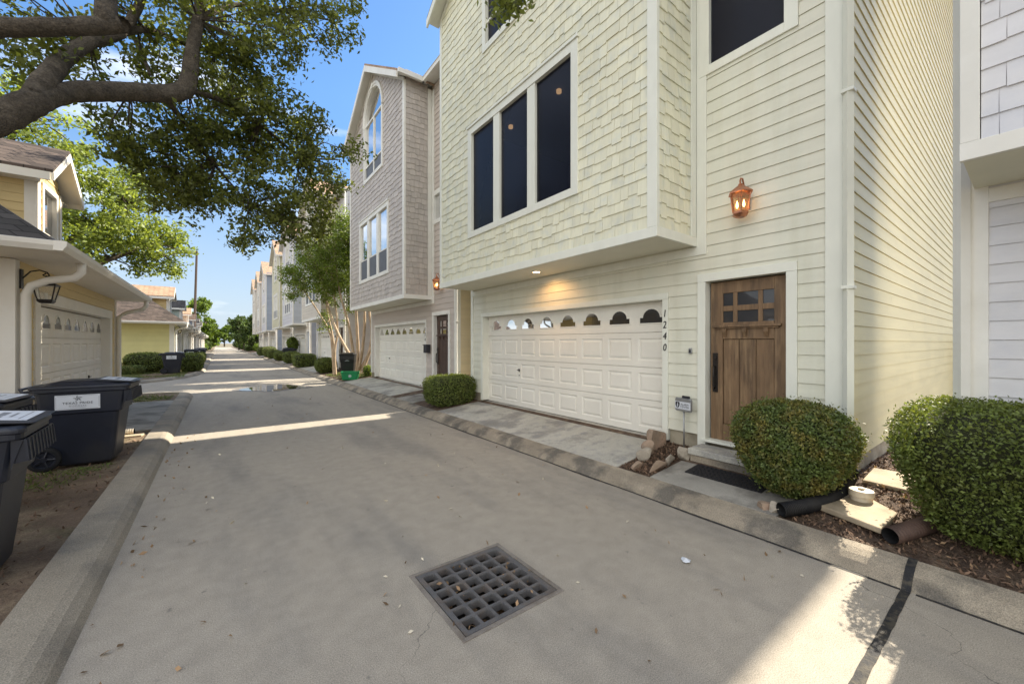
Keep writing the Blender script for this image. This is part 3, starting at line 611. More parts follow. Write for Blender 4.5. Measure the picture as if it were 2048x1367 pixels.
# ---------------------------------------------------------------- the tall townhouses on the right
def townhouse(y0, label, wall='sage', bay='sageshingle', side=None, trim='trim', roof='roof', door='wood', lod=0, over=.04, glass='sglass', main=False, bend=7.62, group=None, detail=True, number=None, xb=4.4, depth=9.25, rise=0, far_pipe=False, seed=1, bstyle='shingle'):
    side = side or wall; XF = 5.35; D = depth; W = 7.75; EB = 9.72; E = EB + rise
    root = thing('townhouse', label, 'house', (XF, y0, 0), group=group)
    F = Fr(XF, y0, (0, 1), (-1, 0)); FB = Fr(xb, y0, (0, 1), (-1, 0)); FS = Fr(XF, y0, (1, 0), (0, -1)); FBS = Fr(xb, y0 + 1.66, (1, 0), (0, -1))
    bd = XF - xb; uc = (1.66 + bend) / 2; hw = (bend - 1.66) / 2; B0 = 3.09
    gar = (2.16, 7.15, 0, 2.385); dr = (.56, 1.51, 0, 2.57)
    wz1 = 6.9 if main else 6.4
    win = (.44, 1.60, 5.38, wz1)
    e = .162 if lod < 2 else .24
    # walls
    mb = MB()
    lap(mb, F, .02, W, .47, E, [(gar[0] - .09, gar[1] + .09, 0, 2.48), (dr[0] - .11, dr[1] + .11, 0, 2.67), win, (1.66, bend, B0, E)], e)
    mb.build('front_wall', wall, root)
    mb = MB(); lap(mb, FS, .02, D, .47, E, [], e)
    mb.build('side_wall', side, root)
    mb = MB()
    mb.quad((XF, y0 + W, .2), (XF + D, y0 + W, .2), (XF + D, y0 + W, E), (XF, y0 + W, E)); mb.quad((XF + D, y0, .2), (XF + D, y0 + W, .2), (XF + D, y0 + W, E), (XF + D, y0, E))
    mb.quad((XF, y0 + .01, E), (XF + D, y0 + .01, E), (XF + D, y0 + W, E), (XF, y0 + W, E))
    mb.build('back_wall', side, root)
    parts('foundation', [(FS, .02, D, -.3, -.015, 0, .478), (F, .3, .45, -.3, -.018, 0, .478), (F, 1.62, 2.06, -.3, -.018, 0, .478), (F, 7.25, W, -.3, -.018, 0, .478), (F, .4501, 1.6199, -.3, -.10, 0, .43)], 'found', root, 0)
    # trim
    parts('corner_board', [(F, .03, .19, -.01, .030, .45, E - .15), (F, W - .13, W - .02, -.01, .030, .45, E - .15), (FS, -.029, .06, -.01, .028, .452, E - .15), (FS, D - .1, D, -.01, .028, .452, E - .15)], trim, root)
    mb = MB()
    for a, b in ((gar[0] - .09, gar[0]), (gar[1], gar[1] + .09)): mb.fbox(F, a, b, -.17, .030, .30 if lod else .30, 2.385)
    mb.fbox(F, gar[0] - .09, gar[1] + .09, -.17, .032, 2.386, 2.48)
    mb.build('garage_frame', trim, root, bevel=.003)
    mb = MB()
    for a, b in ((dr[0] - .11, dr[0]), (dr[1], dr[1] + .11)): mb.fbox(F, a, b, -.13, .032, .44 if a < 1 else .33, 2.57)
    mb.fbox(F, dr[0] - .11, dr[1] + .11, -.13, .034, 2.571, 2.68)
    mb.fbox(F, dr[0] - .05, dr[1] + .05, -.13, .05, .395, .428)
    mb.build('door_frame', trim, root, bevel=.003)
    if lod < 2:
        garage_door(F, root, gar[0], gar[1], .285, 2.386, -.15, 2.46, .62)
        front_door(F, root, mat=door)
    else:
        garage_door(F, root, gar[0], gar[1], .285, 2.386, -.15, 2.46, .62)
        m = MB(); m.fbox(F, dr[0] + .02, dr[1] - .02, -.1, -.08, .43, 2.56); m.build('front_door', door, root)
    casement(F, root, *win, [(win[0] + .14, win[1] - .14)] if main else [(win[0] + .14, (win[0] + win[1]) / 2 - .02), ((win[0] + win[1]) / 2 + .02, win[1] - .14)], tw=.14, glass=glass if main else 'dglass', head=False, mat=trim)
    # bay
    w2 = (2.98, 6.26, 4.01, 6.38); a3 = (uc - .03, 1.06, 7.70, 9.85, 1.10)
    holes = [(w2[0] + .05, w2[1] - .05, w2[2] + .05, w2[3] - .05)] + arch_holes(a3[0], a3[1] - .05, a3[2] + .04, a3[3], a3[4] - .05)
    apex = 11.50; sl = .61
    top = lambda z: None if z > apex - .05 else (uc - (apex - z) / sl, uc + (apex - z) / sl)
    mb = MB()
    if bstyle == 'shingle' and lod < 2: shing(mb, FB, 1.78, bend - .09, B0 + .10, apex, holes, seed=seed, top=top)
    else: lap(mb, FB, 1.78, bend - .09, B0 + .10, apex, holes, e, top=top)
    if bstyle == 'shingle' and lod < 2: shing(mb, FBS, .035, bd - .16, B0 + .10, EB + .2, seed=seed + 3, w=(.11, .2))
    elif lod < 2: lap(mb, FBS, .035, bd - .16, B0 + .10, EB + .2, (), e)
    else:
        ms = MB(); lap(ms, FBS, .035, bd - .16, B0 + .10, EB + .2, (), e); ms.build('bay_side', side, root)
    mb.quad(FB.p(bend, 0, B0), FB.p(bend, -bd, B0), FB.p(bend, -bd, EB + .1), FB.p(bend, 0, EB + .1))
    by = mb.build('bay', bay, root)
    mb = MB()
    mb.fbox(FB, 1.635, 1.775, -.01, .028, B0 + .11, EB - .12); mb.fbox(FB, bend - .085, bend + .01, -.01, .028, B0 + .11, EB - .12)
    mb.fbox(FBS, -.027, .03, -.01, .026, B0 + .11, EB - .12); mb.fbox(FBS, bd - .155, bd - .03, -.01, .027, B0 + .11, EB - .12)
    mb.fbox(FB, 1.632, bend + .012, -.01, .032, B0 - .02, B0 + .108); mb.fbox(FBS, -.030, bd - .002, -.01, .030, B0 - .018, B0 + .107)
    mb.fbox(F, 1.50, 1.632, 0, .029, B0 - .14, EB - .16); mb.fbox(F, 1.633, bend + .02, 0, .027, B0 - .14, B0 - .02)
    mb.build('bay_trim', trim, root, bevel=.003)
    mb = MB(); mb.quad(FB.p(1.66, 0, B0), FB.p(bend, 0, B0), FB.p(bend, -bd, B0), FB.p(1.66, -bd, B0)); mb.build('bay_soffit', 'soffit', root)
    sp = [(3.13, 4.00), (4.21, 5.07), (5.28, 6.11)]
    casement(FB, root, *w2, sp, tw=.145, glass=glass, lower=None if main else .34, mat=trim)
    arched(FB, root, *a3, mat=trim, glass=glass, dark=main)
    # roofs
    rf = MB(); y1, y2, x1, x2 = y0 - over, y0 + W + .03, XF - .33, XF + D + (1.9 if main else .6); ym = (y1 + y2) / 2; h = (y2 - y1) / 2; zr = E + .08 + h * .6  # main house: unseen back eave lengthened to shape the shadow edge on the road
    A, B_, C, D_ = (x1, y1, E + .08), (x2, y1, E + .08), (x2, y2, E + .08), (x1, y2, E + .08); P, Q = ((x1 + h, ym, zr), (x2 - h, ym, zr)) if x2 - x1 > 2 * h else (((x1 + x2) / 2 - .3, ym, zr), ((x1 + x2) / 2 + .3, ym, zr))
    rf.add([A, B_, C, D_, P, Q], [(0, 1, 5, 4), (1, 2, 5), (2, 3, 4, 5), (3, 0, 4)])
    zb = apex + .14; yc = y0 + uc; he = hw + .16; xe = xb - .30; xk = x1 + (zb - E - .08) / .6 + .3
    for s in (-1, 1):
        rf.hexa([(xe, yc, zb - .07), (xk, yc, zb - .07), (xk, yc + s * he, zb - .07 - he * sl), (xe, yc + s * he, zb - .07 - he * sl), (xe, yc, zb), (xk, yc, zb), (xk, yc + s * he, zb - he * sl), (xe, yc + s * he, zb - he * sl)])
    rf.build('roof', roof, root)
    mb = MB()
    mb.box(x1 + .02, x2 - .02, y1 + .01, y2 - .01, E + .005, E + .075)
    for s in (-1, 1):      # rakes with the soffit behind them
        mb.prism([(xe - .015, yc, zb - .075), (xe - .015, yc + s * he, zb - .075 - he * sl), (xe - .015, yc + s * he, zb - .29 - he * sl + .03), (xe - .015, yc, zb - .29)], (.045, 0, 0))
        mb.hexa([(xe + .03, yc, zb - .13), (xb + .02, yc, zb - .13), (xb + .02, yc + s * he, zb - .13 - he * sl), (xe + .03, yc + s * he, zb - .13 - he * sl), (xe + .03, yc, zb - .075), (xb + .02, yc, zb - .075), (xb + .02, yc + s * he, zb - .075 - he * sl), (xe + .03, yc + s * he, zb - .075 - he * sl)])
        mb.prism([(xb - .03, yc, zb - .16), (xb - .03, yc + s * hw, zb - .16 - hw * sl), (xb - .03, yc + s * hw, zb - .27 - hw * sl), (xb - .03, yc, zb - .27)], (.034, 0, 0))
    mb.build('fascia', trim, root)
    if far_pipe: downspout([F.p(W + .02, .075, E - .05), F.p(W + .02, .075, .30)], root, .052, trim)
    mb = MB(); ye = yc - he; ze = zb - he * sl
    g2 = [(0, 0), (.0, .11), (.02, .12), (-.10, .12), (-.09, 0)]
    mb.prism([(xe + .01, ye - .03 + a, ze - .15 + b) for a, b in g2], (x1 - xe - .05, 0, 0))
    mb.prism([(x1 - .02 - a - .09, y1 + .01, ze - .15 + b) for a, b in g2], (0, ye - .04 - y1, 0))
    mb.build('gutter', trim, root)
    downspout([F.p(-.02, .075, E - .05), F.p(-.02, .075, .30)], root, .046, trim)
    parts('downspout_strap', [(F, -.075, .035, .02, .125, z, z + .035) for z in (2.3, 4.35, 6.6)], trim, root)
    if lod < 1:
        lantern(F, 1.0, 3.31, root)
    if number:
        for i, ch in enumerate(number): text(ch, 'house_number', 'ink', root, F.p(2.117, .033, 2.17 - i * .168), (0, -.8, 0), (0, 0, 1), .15, .008, shear=.15)
    return root, F, FB
# ---------------------------------------------------------------- right side houses
r, F, FB = townhouse(1.2, 'sage green shingled townhouse with dark window screens and a brown wooden door', over=.30, main=True, rise=.9, glass='screen', trim='trimgreen', number='1240', seed=11, side='sagewarmlit')
# dim room seen through the dark screens of the big window
m = MB(); x0, x1, ya, yb, za, zb = 4.46, 7.6, 4.1, 7.6, 3.2, 6.56
for q in ([(x1, ya, za), (x1, yb, za), (x1, yb, zb), (x1, ya, zb)], [(x0, ya, zb), (x1, ya, zb), (x1, yb, zb), (x0, yb, zb)], [(x0, ya, za), (x1, ya, za), (x1, yb, za), (x0, yb, za)], [(x0, ya, za), (x1, ya, za), (x1, ya, zb), (x0, ya, zb)], [(x0, yb, za), (x1, yb, za), (x1, yb, zb), (x0, yb, zb)]): m.quad(*q)
m.build('room', 'room', r)
for x, y in ((5.2, 5.46), (5.2, 7.0), (6.7, 5.2)):
    m = MB(); m.tube([(x, y, 6.50), (x, y, 6.555)], .05, 14); m.build('ceiling_lamp', 'roomlight', r)
# downlight in the bay soffit
m = MB()
ring = lambda rr, z: [(4.84 + rr * math.cos(2 * math.pi * k / 20), 5.70 + rr * math.sin(2 * math.pi * k / 20), z) for k in range(20)]
m.loft([ring(.095, 3.089), ring(.095, 3.078), ring(.070, 3.074), ring(.066, 3.088)], cap=False); dl = m.build('downlight', 'trim', r)
m = MB(); m.poly(ring(.066, 3.083)); m.build('bulb', 'downlight', dl)
sp = bpy.data.lights.new('downlight_lamp', 'SPOT'); sp.energy = 11; sp.color = (1, .50, .16); sp.spot_size = R(150); sp.spot_blend = .6; sp.shadow_soft_size = .05
spo = bpy.data.objects.new('downlight_lamp', sp); col.objects.link(spo); spo.parent = r; o = root_loc(r); spo.location = (4.90 - o[0], 5.7 - o[1], 3.06 - o[2]); spo.rotation_euler = (0, R(-12), 0)
m = MB(); m.fbox(F, 1.70, 1.745, .0175, .04, 1.585, 1.665); kb = m.build('key_safe', 'steel', r, bevel=.006)
m = MB(); m.fbox(F, 1.708, 1.737, .041, .046, 1.60, 1.64); m.build('keypad', 'ink', kb)
m = MB(); m.fbox(FB, 4.50, 4.78, .06, .12, 6.44, 6.52)

r2_, F2, FB2 = townhouse(9.65, 'taupe pink shingled townhouse with a tall arched window and copper lantern', wall='pink', bay='pinkshingle', side='cream', door='darkwood', roof='rooftan', number='124', seed=23, group='tall townhouses along the right of the alley', xb=4.45)
m = MB(); m.fbox(F2, 1.75, 1.98, .02, .16, 1.42, 1.66); m.fbox(F2, 1.73, 2.0, .02, .18, 1.661, 1.685); m.build('mailbox', 'ink', r2_, bevel=.01)
G = 'tall townhouses along the right of the alley'; r['group'] = G
hs = [(21.6, 'grey townhouse with tan side wall behind the multi trunk myrtle trees', 'grey', 'tan', 'grey'),
      (31.5, 'pale grey townhouse with a slate side wall just beyond the myrtle trees', 'tan', 'grey', 'bluegrey'),
      (39.6, 'olive cream townhouse between the pale grey and the slate blue sided ones', 'tan', 'olive', 'olive'),
      (52.0, 'white fronted townhouse with a blue side wall and tan gable roof', 'tan', 'grey', 'blue'),
      (60.3, 'beige townhouse just past the blue sided one', 'tan', 'tan', 'tan'),
      (68.8, 'farthest pale townhouse of the right hand row', 'grey', 'tan', 'tan')]
for i, (y, lb, a, b, c) in enumerate(hs):
    townhouse(y, lb, wall=a, bay=b, side=c, roof='rooftan', lod=1 if i == 0 else 2, door='blue' if i % 2 else 'darkwood', bstyle='lap' if i != 2 else 'shingle', seed=40 + i, group=G, xb=4.45)
# neighbour at the right edge: lavender grey, only its left end in view; unseen depth cut short to lighten the passage wall
townhouse(-7.37, 'pale lavender grey shingled townhouse at the right edge of the picture', wall='lav', bay='lav', side='lav', roof='roof', bend=7.70, seed=77, group=G, lod=0, depth=1.0, far_pipe=True)

# ---------------------------------------------------------------- the low houses on the left
def left_house(y0, label, wall, roof, droof, trim='agedwhite', lod=0, dwall=None, group='low garage houses along the left of the alley'):
    X = -2.15; dwall = dwall or wall
    root = thing('garage_house', label, 'house', (X, y0, 0), group=group)
    F = Fr(X, y0, (0, 1), (1, 0)); FN = Fr(X, y0, (-1, 0), (0, -1)); W = 6.3; E = 2.84; e = .15
    mb = MB(); lap(mb, F, .02, W, .14, E, [(.81, 5.69, 0, 2.42)], e); mb.build('front_wall', wall, root)
    mb = MB(); lap(mb, FN, .02, 8.6, .14, E, [], e); mb.build('side_wall', wall, root)
    mb = MB(); mb.quad((X, y0 + W, 0), (X - 8.6, y0 + W, 0), (X - 8.6, y0 + W, E), (X, y0 + W, E)); mb.quad((X - 8.6, y0, 0), (X - 8.6, y0 + W, 0), (X - 8.6, y0 + W, E), (X - 8.6, y0, E)); mb.build('back_wall', wall, root)
    parts('corner_board', [(F, -.03, .12, -.01, .03, .1, E - .01), (F, W - .12, W + .02, -.01, .03, .1, E - .01), (FN, -.029, .20, -.01, .029, .1, E - .01)], trim, root)
    mb = MB()
    for a, b in ((.68, .90), (5.60, 5.80)): mb.fbox(F, a, b, -.14, .03, .10, 2.33)
    mb.fbox(F, .68, 5.80, -.14, .032, 2.331, 2.52); mb.build('garage_frame', trim, root, bevel=.003)
    garage_door(F, root, .90, 5.60, .135, 2.32, -.13, 1.20, .585, mat=trim, pw=.225, ww=.19, glass='dglass')
    # roof
    fx, ny, fy, bx = -1.56, y0 - .90, y0 + 6.62, X - 9.2; z = 2.96; h = (fy - ny) / 2; ym = (fy + ny) / 2; zr = z + h * .8
    A, B, C, D = (fx, ny, z), (fx, fy, z), (bx, fy, z), (bx, ny, z); P, Q = (fx - h, ym, zr), (bx + h, ym, zr)
    mb = MB(); mb.add([A, B, C, D, P, Q], [(0, 1, 4), (1, 2, 5, 4), (2, 3, 5), (3, 0, 4, 5)])
    mb.build('roof', roof, root)
    mb = MB(); mb.box(bx, fx - .02, ny + .02, fy - .02, E + .001, E + .10); mb.build('soffit', trim, root)
    gp_ = [(0, 0), (.075, .0), (.11, .06), (.115, .115), (.10, .12), (.0, .12)]
    mb = MB(); mb.prism([(fx - .015 + a, ny - .10, E + b) for a, b in gp_], (0, fy - ny + .1, 0)); mb.prism([(bx, ny + .015 - a, E + b) for a, b in gp_], (fx - bx - .015, 0, 0)); mb.build('gutter', trim, root, bevel=.004)
    for pts in ([(-1.54, y0 + .02, E + .02), (-1.54, y0 + .02, 2.72), (-1.60, y0 + .02, 2.64), (-1.85, y0 + .03, 2.58), (-2.00, y0 + .04, 2.50), (-2.05, y0 + .04, 2.38), (-2.05, y0 + .04, .18), (-1.98, y0 + .04, .12)],
                [(-1.54, y0 + W - .1, E + .02), (-1.54, y0 + W - .1, 2.72), (-1.60, y0 + W - .1, 2.62), (-1.92, y0 + W - .08, 2.52), (-2.07, y0 + W - .06, 2.40), (-2.07, y0 + W - .06, .18), (-2.0, y0 + W - .06, .12)]):
        mb = MB(); mb.tube(pts, .05, 10); mb.build('downspout', trim, root, smooth=True)
    # dormer
    dx = -2.55; a, b = 2.46, 3.72; FD = Fr(dx, y0 + a, (0, 1), (1, 0)); FE = Fr(dx, y0 + a, (-1, 0), (0, -1)); dw = b - a; yc = y0 + (a + b) / 2
    top = lambda zz: None if zz > 5.16 else (dw / 2 - (5.20 - zz) / .72, dw / 2 + (5.20 - zz) / .72)
    mb = MB(); lap(mb, FD, .02, dw, 3.55, 5.2, [(.23, 1.02, 3.70, 4.62)], e, top=top); lap(mb, FE, .02, 4, 3.55, 4.70, [], e)
    mb.quad((dx, y0 + b, 3.5), (dx - 4, y0 + b, 3.5), (dx - 4, y0 + b, 4.7), (dx, y0 + b, 4.7)); mb.build('dormer', dwall, root)
    parts('corner_board', [(FD, -.03, .10, -.01, .03, 3.5, 4.66), (FD, dw - .10, dw + .03, -.01, .03, 3.5, 4.66), (FE, -.028, .13, -.01, .028, 3.5, 4.60)], trim, root)
    casement(FD, root, .20, 1.05, 3.66, 4.62, [(.29, .96)], tw=.09, glass='sglass' if lod == 0 else 'dglass', head=False, mat=trim, lower=None)
    zb = 5.40; he = .95; xe = -2.28; mb = MB()
    for s in (-1, 1):
        k = .72 * he; mb.hexa([(xe, yc, zb - .05), (-6.2, yc, zb - .05), (-6.2, yc + s * he, zb - .05 - k), (xe, yc + s * he, zb - .05 - k), (xe, yc, zb), (-6.2, yc, zb), (-6.2, yc + s * he, zb - k), (xe, yc + s * he, zb - k)])
    mb.build('dormer_roof', droof, root)
    mb = MB(); k = .72 * he
    for s in (-1, 1):
        mb.prism([(xe + .012, yc, zb - .052), (xe + .012, yc + s * he, zb - .052 - k), (xe + .012, yc + s * he, zb - .19 - k), (xe + .012, yc, zb - .21)], (-.035, 0, 0))
        mb.box(-6.2, xe - .03, yc + s * he - .02, yc + s * he + .02, zb - .19 - k, zb - .055 - k)
        mb.hexa([(xe - .03, yc, zb - .11), (dx - .02, yc, zb - .11), (dx - .02, yc + s * he, zb - .11 - k), (xe - .03, yc + s * he, zb - .11 - k), (xe - .03, yc, zb - .06), (dx - .02, yc, zb - .06), (dx - .02, yc + s * he, zb - .06 - k), (xe - .03, yc + s * he, zb - .06 - k)])
        mb.box(-6.2, dx + .05, yc + s * he - s * .02, yc + s * dw / 2, zb - .17 - k, zb - .15 - k)
    mb.build('dormer_fascia', trim, root)
    # lantern hung from a scrolled bracket on the near pier
    ul, nl, s = .13, .26, 1.0; c = F.p(ul, nl, 0); ring = lambda rr, zz, m=4: [(c[0] + rr * math.cos(2 * math.pi * (q + .5) / m), c[1] + rr * math.sin(2 * math.pi * (q + .5) / m), zz) for q in range(m)]
    z0 = 2.30; mb = MB()
    mb.loft([ring(.075, z0 - .02), ring(.10, z0), ring(.105, z0 + .02), ring(.095, z0 + .03)]); mb.loft([ring(.15, z0 + .22), ring(.165, z0 + .235), ring(.14, z0 + .25), ring(.06, z0 + .28), ring(.02, z0 + .31)])
    for A_, B_ in zip(ring(.095, z0 + .03), ring(.145, z0 + .22)): mb.tube([A_, B_], .008, 5)
    mb.fbox(F, ul - .04, ul + .04, .032, .05, z0 + .16, z0 + .42)
    mb.tube([F.p(ul, .05, z0 + .30), F.p(ul, .12, z0 + .40), F.p(ul, .2, z0 + .425), F.p(ul, .27, z0 + .40), F.p(ul, .29, z0 + .36), F.p(ul, nl, z0 + .34), F.p(ul, nl - .03, z0 + .36), F.p(ul, nl, z0 + .39)], .009, 6); mb.tube([F.p(ul, nl, z0 + .30), F.p(ul, nl, z0 + .36)], .007, 6)
    fr = mb.build('wall_lantern', 'bronze', root); g = MB(); g.loft([ring(.09, z0 + .03), ring(.138, z0 + .22)], cap=False); g.build('glass', 'clear', fr)
    q = c; m = MB(); m.tube([(q[0], q[1], z0 + .03), (q[0], q[1], z0 + .12)], .018, 8); m.build('candle', 'trim', fr)
    return root
left_house(8.0, 'nearest low garage house with dormer, cream garage door and curved downspouts', 'yellow', 'roofdark', 'roof')
for y, lb, c, a, b, dw in [(31.0, 'lemon yellow garage house with tan dormer roof behind the hedge and bin', 'lemon', 'roof', 'rooftan', 'yellow'), (41.2, 'teal dormered garage house with charcoal roof just past the lemon one', 'tan', 'roofdark', 'roofdark', 'teal'),
                         (50.6, 'cream garage house with tan roof, third beyond the side lane', 'tan', 'rooftan', 'rooftan', 'tan'), (62, 'blue grey garage house with tan roof, fourth beyond the side lane', 'grey', 'rooftan', 'rooftan', 'blue'), (73, 'grey garage house with dark roof, fifth beyond the side lane', 'grey', 'roofdark', 'roofdark', 'blue'), (84, 'farthest garage house of the left hand row', 'tan', 'roofdark', 'roofdark', 'tan')]:
    left_house(y, lb, c, a, b, lod=1, dwall=dw, trim='trim')

# ---------------------------------------------------------------- wooden fences in the side passages
def fence(x, ya, yb, label, z0=.2, h=1.75):
    t = thing('fence', label, 'fence', (x, (ya + yb) / 2, z0)); n = max(3, int((yb - ya) / .11)); mb = MB(); s = (yb - ya) / n
    for k in range(n): mb.box(x - .009, x + .009, ya + k * s + .003, ya + (k + 1) * s - .003, z0, z0 + h + rnd.uniform(-.01, .01))
    mb.build('boards', 'fence', t)
    for zz in (z0 + .3, z0 + h - .35):
        mb = MB(); mb.box(x + .01, x + .05, ya, yb, zz, zz + .09); mb.build('rail', 'fence', t)
fence(14.45, .36, 1.19, 'weathered board fence at the far end of the passage beside the sage house')
fence(13.5, 17.45, 21.58, 'weathered board fence behind the multi trunk myrtle trees', h=1.8)

# ---------------------------------------------------------------- drain grate
t = thing('drain_grate', 'square cast iron drain grate set in the concrete alley', 'drain', (1.54, 2.395, 0))
x0, x1, y0, y1 = GR; mb = MB()
for a, b, c, d in ((x0 - .004, x1 + .004, y0 - .004, y0 + .028), (x0 - .004, x1 + .004, y1 - .028, y1 + .004), (x0 - .004, x0 + .028, y0 + .0285, y1 - .0285), (x1 - .028, x1 + .004, y0 + .0285, y1 - .0285)): mb.box(a, b, c, d, -.14, .006)
mb.build('frame', 'ironframe', t, bevel=.003)
gx0, gx1, gy0, gy1 = x0 + .034, x1 - .034, y0 + .034, y1 - .034; n = 6; bw = .021; hx = (gx1 - gx0 - bw * (n + 1) - .03) / n; hy = (gy1 - gy0 - bw * (n + 1) - .03) / n
hol = [(gx0 + .015 + bw + i * (hx + bw), gx0 + .015 + bw + i * (hx + bw) + hx, gy0 + .015 + bw + j * (hy + bw), gy0 + .015 + bw + j * (hy + bw) + hy) for i in range(n) for j in range(n)]
mb = MB(); zt, zl = .002, -.045
for (a, b, c, d) in hol:      # chamfered openings
    k = .006; q = lambda z, s: [(a + s, c + s + k, z), (a + s + k, c + s, z), (b - s - k, c + s, z), (b - s, c + s + k, z), (b - s, d - s - k, z), (b - s - k, d - s, z), (a + s + k, d - s, z), (a + s, d - s - k, z)]
    A, B, C = q(zt - .001, 0), q(zt - .005, .002), q(zl, .004); mb.loft([A, B, C], cap=False)
    for tri in (((a, c, zt - .001), A[0], A[1]), ((b, c, zt - .001), A[2], A[3]), ((b, d, zt - .001), A[4], A[5]), ((a, d, zt - .001), A[6], A[7])): mb.poly(list(tri))
for (a, b, c, d) in subr((gx0, gx1, gy0, gy1), hol): mb.quad((a, c, zt), (b, c, zt), (b, d, zt), (a, d, zt))
for a, b, c, d in ((gx0, gx1, gy0, gy0), (gx0, gx1, gy1, gy1), (gx0, gx0, gy0, gy1), (gx1, gx1, gy0, gy1)): mb.quad((a, c, zt), (b, d, zt), (b, d, zl), (a, c, zl))
mb.build('grid', 'iron', t)
mb = MB(); zb = -.55
for q in ([(x0, y0, -.1), (x1, y0, -.1), (x1, y0, zb), (x0, y0, zb)], [(x0, y1, -.1), (x1, y1, -.1), (x1, y1, zb), (x0, y1, zb)], [(x0, y0, -.1), (x0, y1, -.1), (x0, y1, zb), (x0, y0, zb)], [(x1, y0, -.1), (x1, y1, -.1), (x1, y1, zb), (x1, y0, zb)], [(x0, y0, zb), (x1, y0, zb), (x1, y1, zb), (x0, y1, zb)]): mb.quad(*q)
struct('drain_pit', mb, 'pit')

